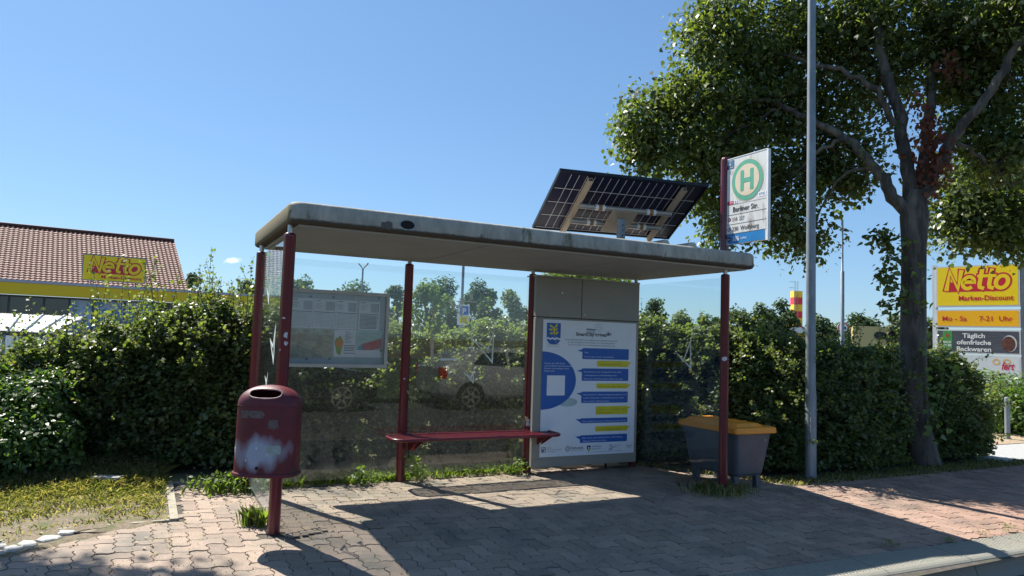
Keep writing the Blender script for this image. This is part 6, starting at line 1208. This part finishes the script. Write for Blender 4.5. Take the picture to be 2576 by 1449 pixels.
# striped tower
p = at(2008, 732, 120); wt = 11 / F * 120; t = thing('striped_tower', 'slim square advertising tower banded red and yellow beyond the lamp post', 'tower', (p[0], p[1], -.8), frame='W'); ty, trr = mat('tower_yellow', (.80, .50, .02)), mat('tower_red', (.62, .03, .035))
zs_ = [at(2008, Y, 120)[2] for Y in (732, 748, 766, 783, 800, 818, 836)] + [-.8]
mb = MB()
for k in range(7): mb.box(p[0] - wt, p[0] + wt, p[1], p[1] + 2 * wt, zs_[k + 1] + .004, zs_[k], k % 2)
mb.build('shaft', [ty, trr], t); mb = MB(); xl = p[0] - wt * .55
for dx in (-.25, .25): mb.tube([(xl + dx, p[1] - .25, 0), (xl + dx, p[1] - .25, zs_[0] + 1.6)], .04, 5)
for k in range(30): z_ = zs_[0] + 1.5 - k * .35; mb.tube([(xl - .25, p[1] - .25, z_), (xl + .25, p[1] - .25, z_)], .03, 4)
mb.tube([(xl - .25, p[1] - .25, zs_[0] + 1.5), (xl - 1.2, p[1] - .25, zs_[0] + 1.5)], .04, 4); mb.tube([(xl - .25, p[1] - .25, zs_[0] + .5), (xl - 1.2, p[1] - .25, zs_[0] + .5)], .04, 4); mb.build('ladder', K['galv'], t)
# yellow hall with white and red roof band
a, b = at(1560, 816, 105), at(2112, 824, 100); z1 = (a[2] + b[2]) / 2; t = thing('warehouse', 'long low yellow hall with white and red roof band behind the right hedge', 'hall', ((a[0] + b[0]) / 2, a[1], -.8), frame='W')
z_top = at(1900, 820, 102)[2]; z_mid = at(1900, 834, 102)[2]
mb = MB(); mb.box(a[0], b[0], 102, 125, -.8, z_mid - .02); mb.build('wall', mat('hall_yellow', (.62, .40, .06), (.55, .36, .05)), t); mb = MB(); mb.box(a[0] - .3, b[0] + .3, 101.6, 125.3, z_mid, z_top); bb_ = mb.build('roof_band', K['signwhite'], t)
mb = MB()
for X0, X1 in ((1690, 1722), (1800, 1835), (1870, 1885), (1962, 1975), (2030, 2046)): q0, q1 = at(X0, 826, 101.5), at(X1, 826, 101.5); mb.box(q0[0], q1[0], 101.5, 101.58, z_mid + .15, z_top - .15)
mb.build('red_stripe', K['signred'], bb_)
# cream hall with black letters
a, b = at(2146, 828, 60), at(2352, 828, 60); zt2 = at(2220, 822, 60)[2]; t = thing('billboard', 'long cream advertising board with large black letters beside the linden trunk', 'billboard', ((a[0] + b[0]) / 2, 60, -.8), frame='W')
mb = MB(); mb.box(a[0], b[0], 60, 60.35, zt2 - 2.4, zt2); mb.build('board', mat('hall_cream', (.52, .42, .17), (.48, .39, .16), rough=.7), t)
B = Board((0, 59.99, 0), (1, 0, 0), (0, 0, 1), .02); q0, q1 = at(2198, 851, 60), at(2282, 851, 60); B.text('ede', q0[0], q0[2], .78, K['black'], 1, width=q1[0] - q0[0], off=.07); B.build('lettering', t)
for f_ in (.05, .35, .65, .95):
    xx = a[0] + (b[0] - a[0]) * f_; mb = MB(); mb.box(xx - .1, xx + .1, 60.36, 60.6, -.8, zt2 - .1); mb.build('post', K['galv'], t)
# pale flat building beyond the thin mast, seen low through the glass
a, b = at(1180, 812, 70), at(1330, 818, 70); t = thing('low_hall', 'low ochre flat-roofed building glimpsed over the hedge through the middle pane', 'hall', ((a[0] + b[0]) / 2, 70, -.8), frame='W'); mb = MB(); mb.box(a[0], b[0], 69, 80, -.8, a[2]); mb.build('wall', mat('hall_ochre', (.55, .36, .08)), t)

# ================================================================== PARKED CARS ACROSS THE ROAD (seen mirrored in the panes)
def car(label, u_rear, v_side, L_, Wd, H_, paint, flip=False):
    t = thing('parked_car', label, 'car', (u_rear + L_ / 2, v_side - Wd / 2, -.248), 'cars parked across the road'); z0 = -.248; X = lambda q: u_rear + (L_ - q if flip else q); vc = v_side - Wd / 2; hw = Wd / 2
    st = [(0, .38, .62, .98, .98), (.06, .30, .66, 1.02, 1.04), (.25, .24, .66, 1.06, 1.22), (.75, .24, .66, 1.05, 1.44), (1.3, .2, .65, 1.0, H_ - .02), (2.1, .2, .64, .98, H_), (2.7, .2, .63, .96, H_ - .06), (3.25, .2, .62, .94, 1.12), (3.4, .2, .62, .93, .98), (4.0, .22, .60, .86, .88), (L_ - .12, .26, .56, .72, .74), (L_, .34, .50, .60, .62)]
    rings = []
    for k, (q, sill, mid, belt, top) in enumerate(st):
        e = .90 if k in (0, len(st) - 1) else 1.0; cab = top > belt + .06; tw_ = .70 if cab else .80; r_ = []
        for s, z in ((-.90, sill), (-1.0, sill + .18), (-1.0, mid), (-.95, belt), (-tw_, top - .03), (-.4, top), (.4, top), (tw_, top - .03), (.95, belt), (1.0, mid), (1.0, sill + .18), (.90, sill)): r_.append((X(q), vc + s * hw * e, z0 + z))
        rings.append(r_)
    mb = MB(); mb.loft(rings, 0, True); body = mb.build('body', paint, t)
    mb = MB()
    for s in (-1, 1):
        y = vc + s * hw
        def gp(q, z, tw0=.95, tw1=.70, zb=1.0, zt=H_): f = (z - zb) / (zt - zb); return (X(q), vc + s * (hw * (tw0 + (tw1 - tw0) * f) + .012), z0 + z)
        mb.add([gp(.85, 1.08), (gp(1.75, 1.05)), gp(1.75, H_ - .10), gp(1.15, H_ - .12)], [(0, 1, 2, 3)]); mb.add([gp(1.83, 1.05), gp(3.05, 1.0), gp(2.65, H_ - .14), gp(1.83, H_ - .10)], [(0, 1, 2, 3)])
    mb.build('window', K['wdark'], t)
    for s in (-1, 1):
        mb = MB(); mb.box(min(X(-.005), X(.18)), max(X(-.005), X(.18)), vc + s * hw * .985 - (.02 if s > 0 else -.0) - .12 * (s > 0), vc + s * hw * .985 + .012 + .12 * (s < 0), z0 + .74, z0 + 1.0, c=.02); mb.build('tail_light', mat('tail_red', (.5, .02, .01), rough=.15) if 'tail_red' not in bpy.data.materials else bpy.data.materials['tail_red'], t)
        for q in (.78, L_ - .82):
            y = vc + s * (hw - .09); mb = MB(); mb.tube([(X(q), y - .10, z0 + .32), (X(q), y + .105, z0 + .32)], .32, 32); mb.tube([(X(q), y - .09, z0 + .32), (X(q), y + .098, z0 + .32)], .36, 32, smooth=False); w_ = mb.build('wheel', K['black'], t)
            mb = MB(); yo = y + s * .108
            for a_ in range(6):
                a_ = R(60 * a_); c_, s__ = math.cos(a_), math.sin(a_); mb.add([(X(q) + c_ * .04 - s__ * .035, yo, z0 + .32 + s__ * .04 + c_ * .035), (X(q) + c_ * .22 - s__ * .02, yo, z0 + .32 + s__ * .22 + c_ * .02), (X(q) + c_ * .22 + s__ * .02, yo, z0 + .32 + s__ * .22 - c_ * .02), (X(q) + c_ * .04 + s__ * .035, yo, z0 + .32 + s__ * .04 - c_ * .035)], [(0, 1, 2, 3)])
            n = 32; vs = []
            for k in range(n): a_ = 2 * math.pi * k / n; vs += [(X(q) + .235 * math.cos(a_), yo, z0 + .32 + .235 * math.sin(a_)), (X(q) + .205 * math.cos(a_), yo, z0 + .32 + .205 * math.sin(a_))]
            mb.add(vs, [(2 * k, 2 * ((k + 1) % n), 2 * ((k + 1) % n) + 1, 2 * k + 1) for k in range(n)]); mb.build('rim', K['alu'], w_)
    return t
K['silver'] = mat('silver_paint', (.40, .41, .40), rough=.3, metal=.2, coat=.6); K['darkpaint'] = mat('dark_paint', (.02, .022, .028), rough=.2, coat=.7)
car('silver hatchback parked across the road, mirrored in the middle pane', 5.18, -6.95, 4.3, 1.75, 1.48, K['silver'])
car('dark hatchback parked across the road, mirrored in the left rear pane', -.55, -7.0, 4.3, 1.75, 1.46, K['darkpaint'])
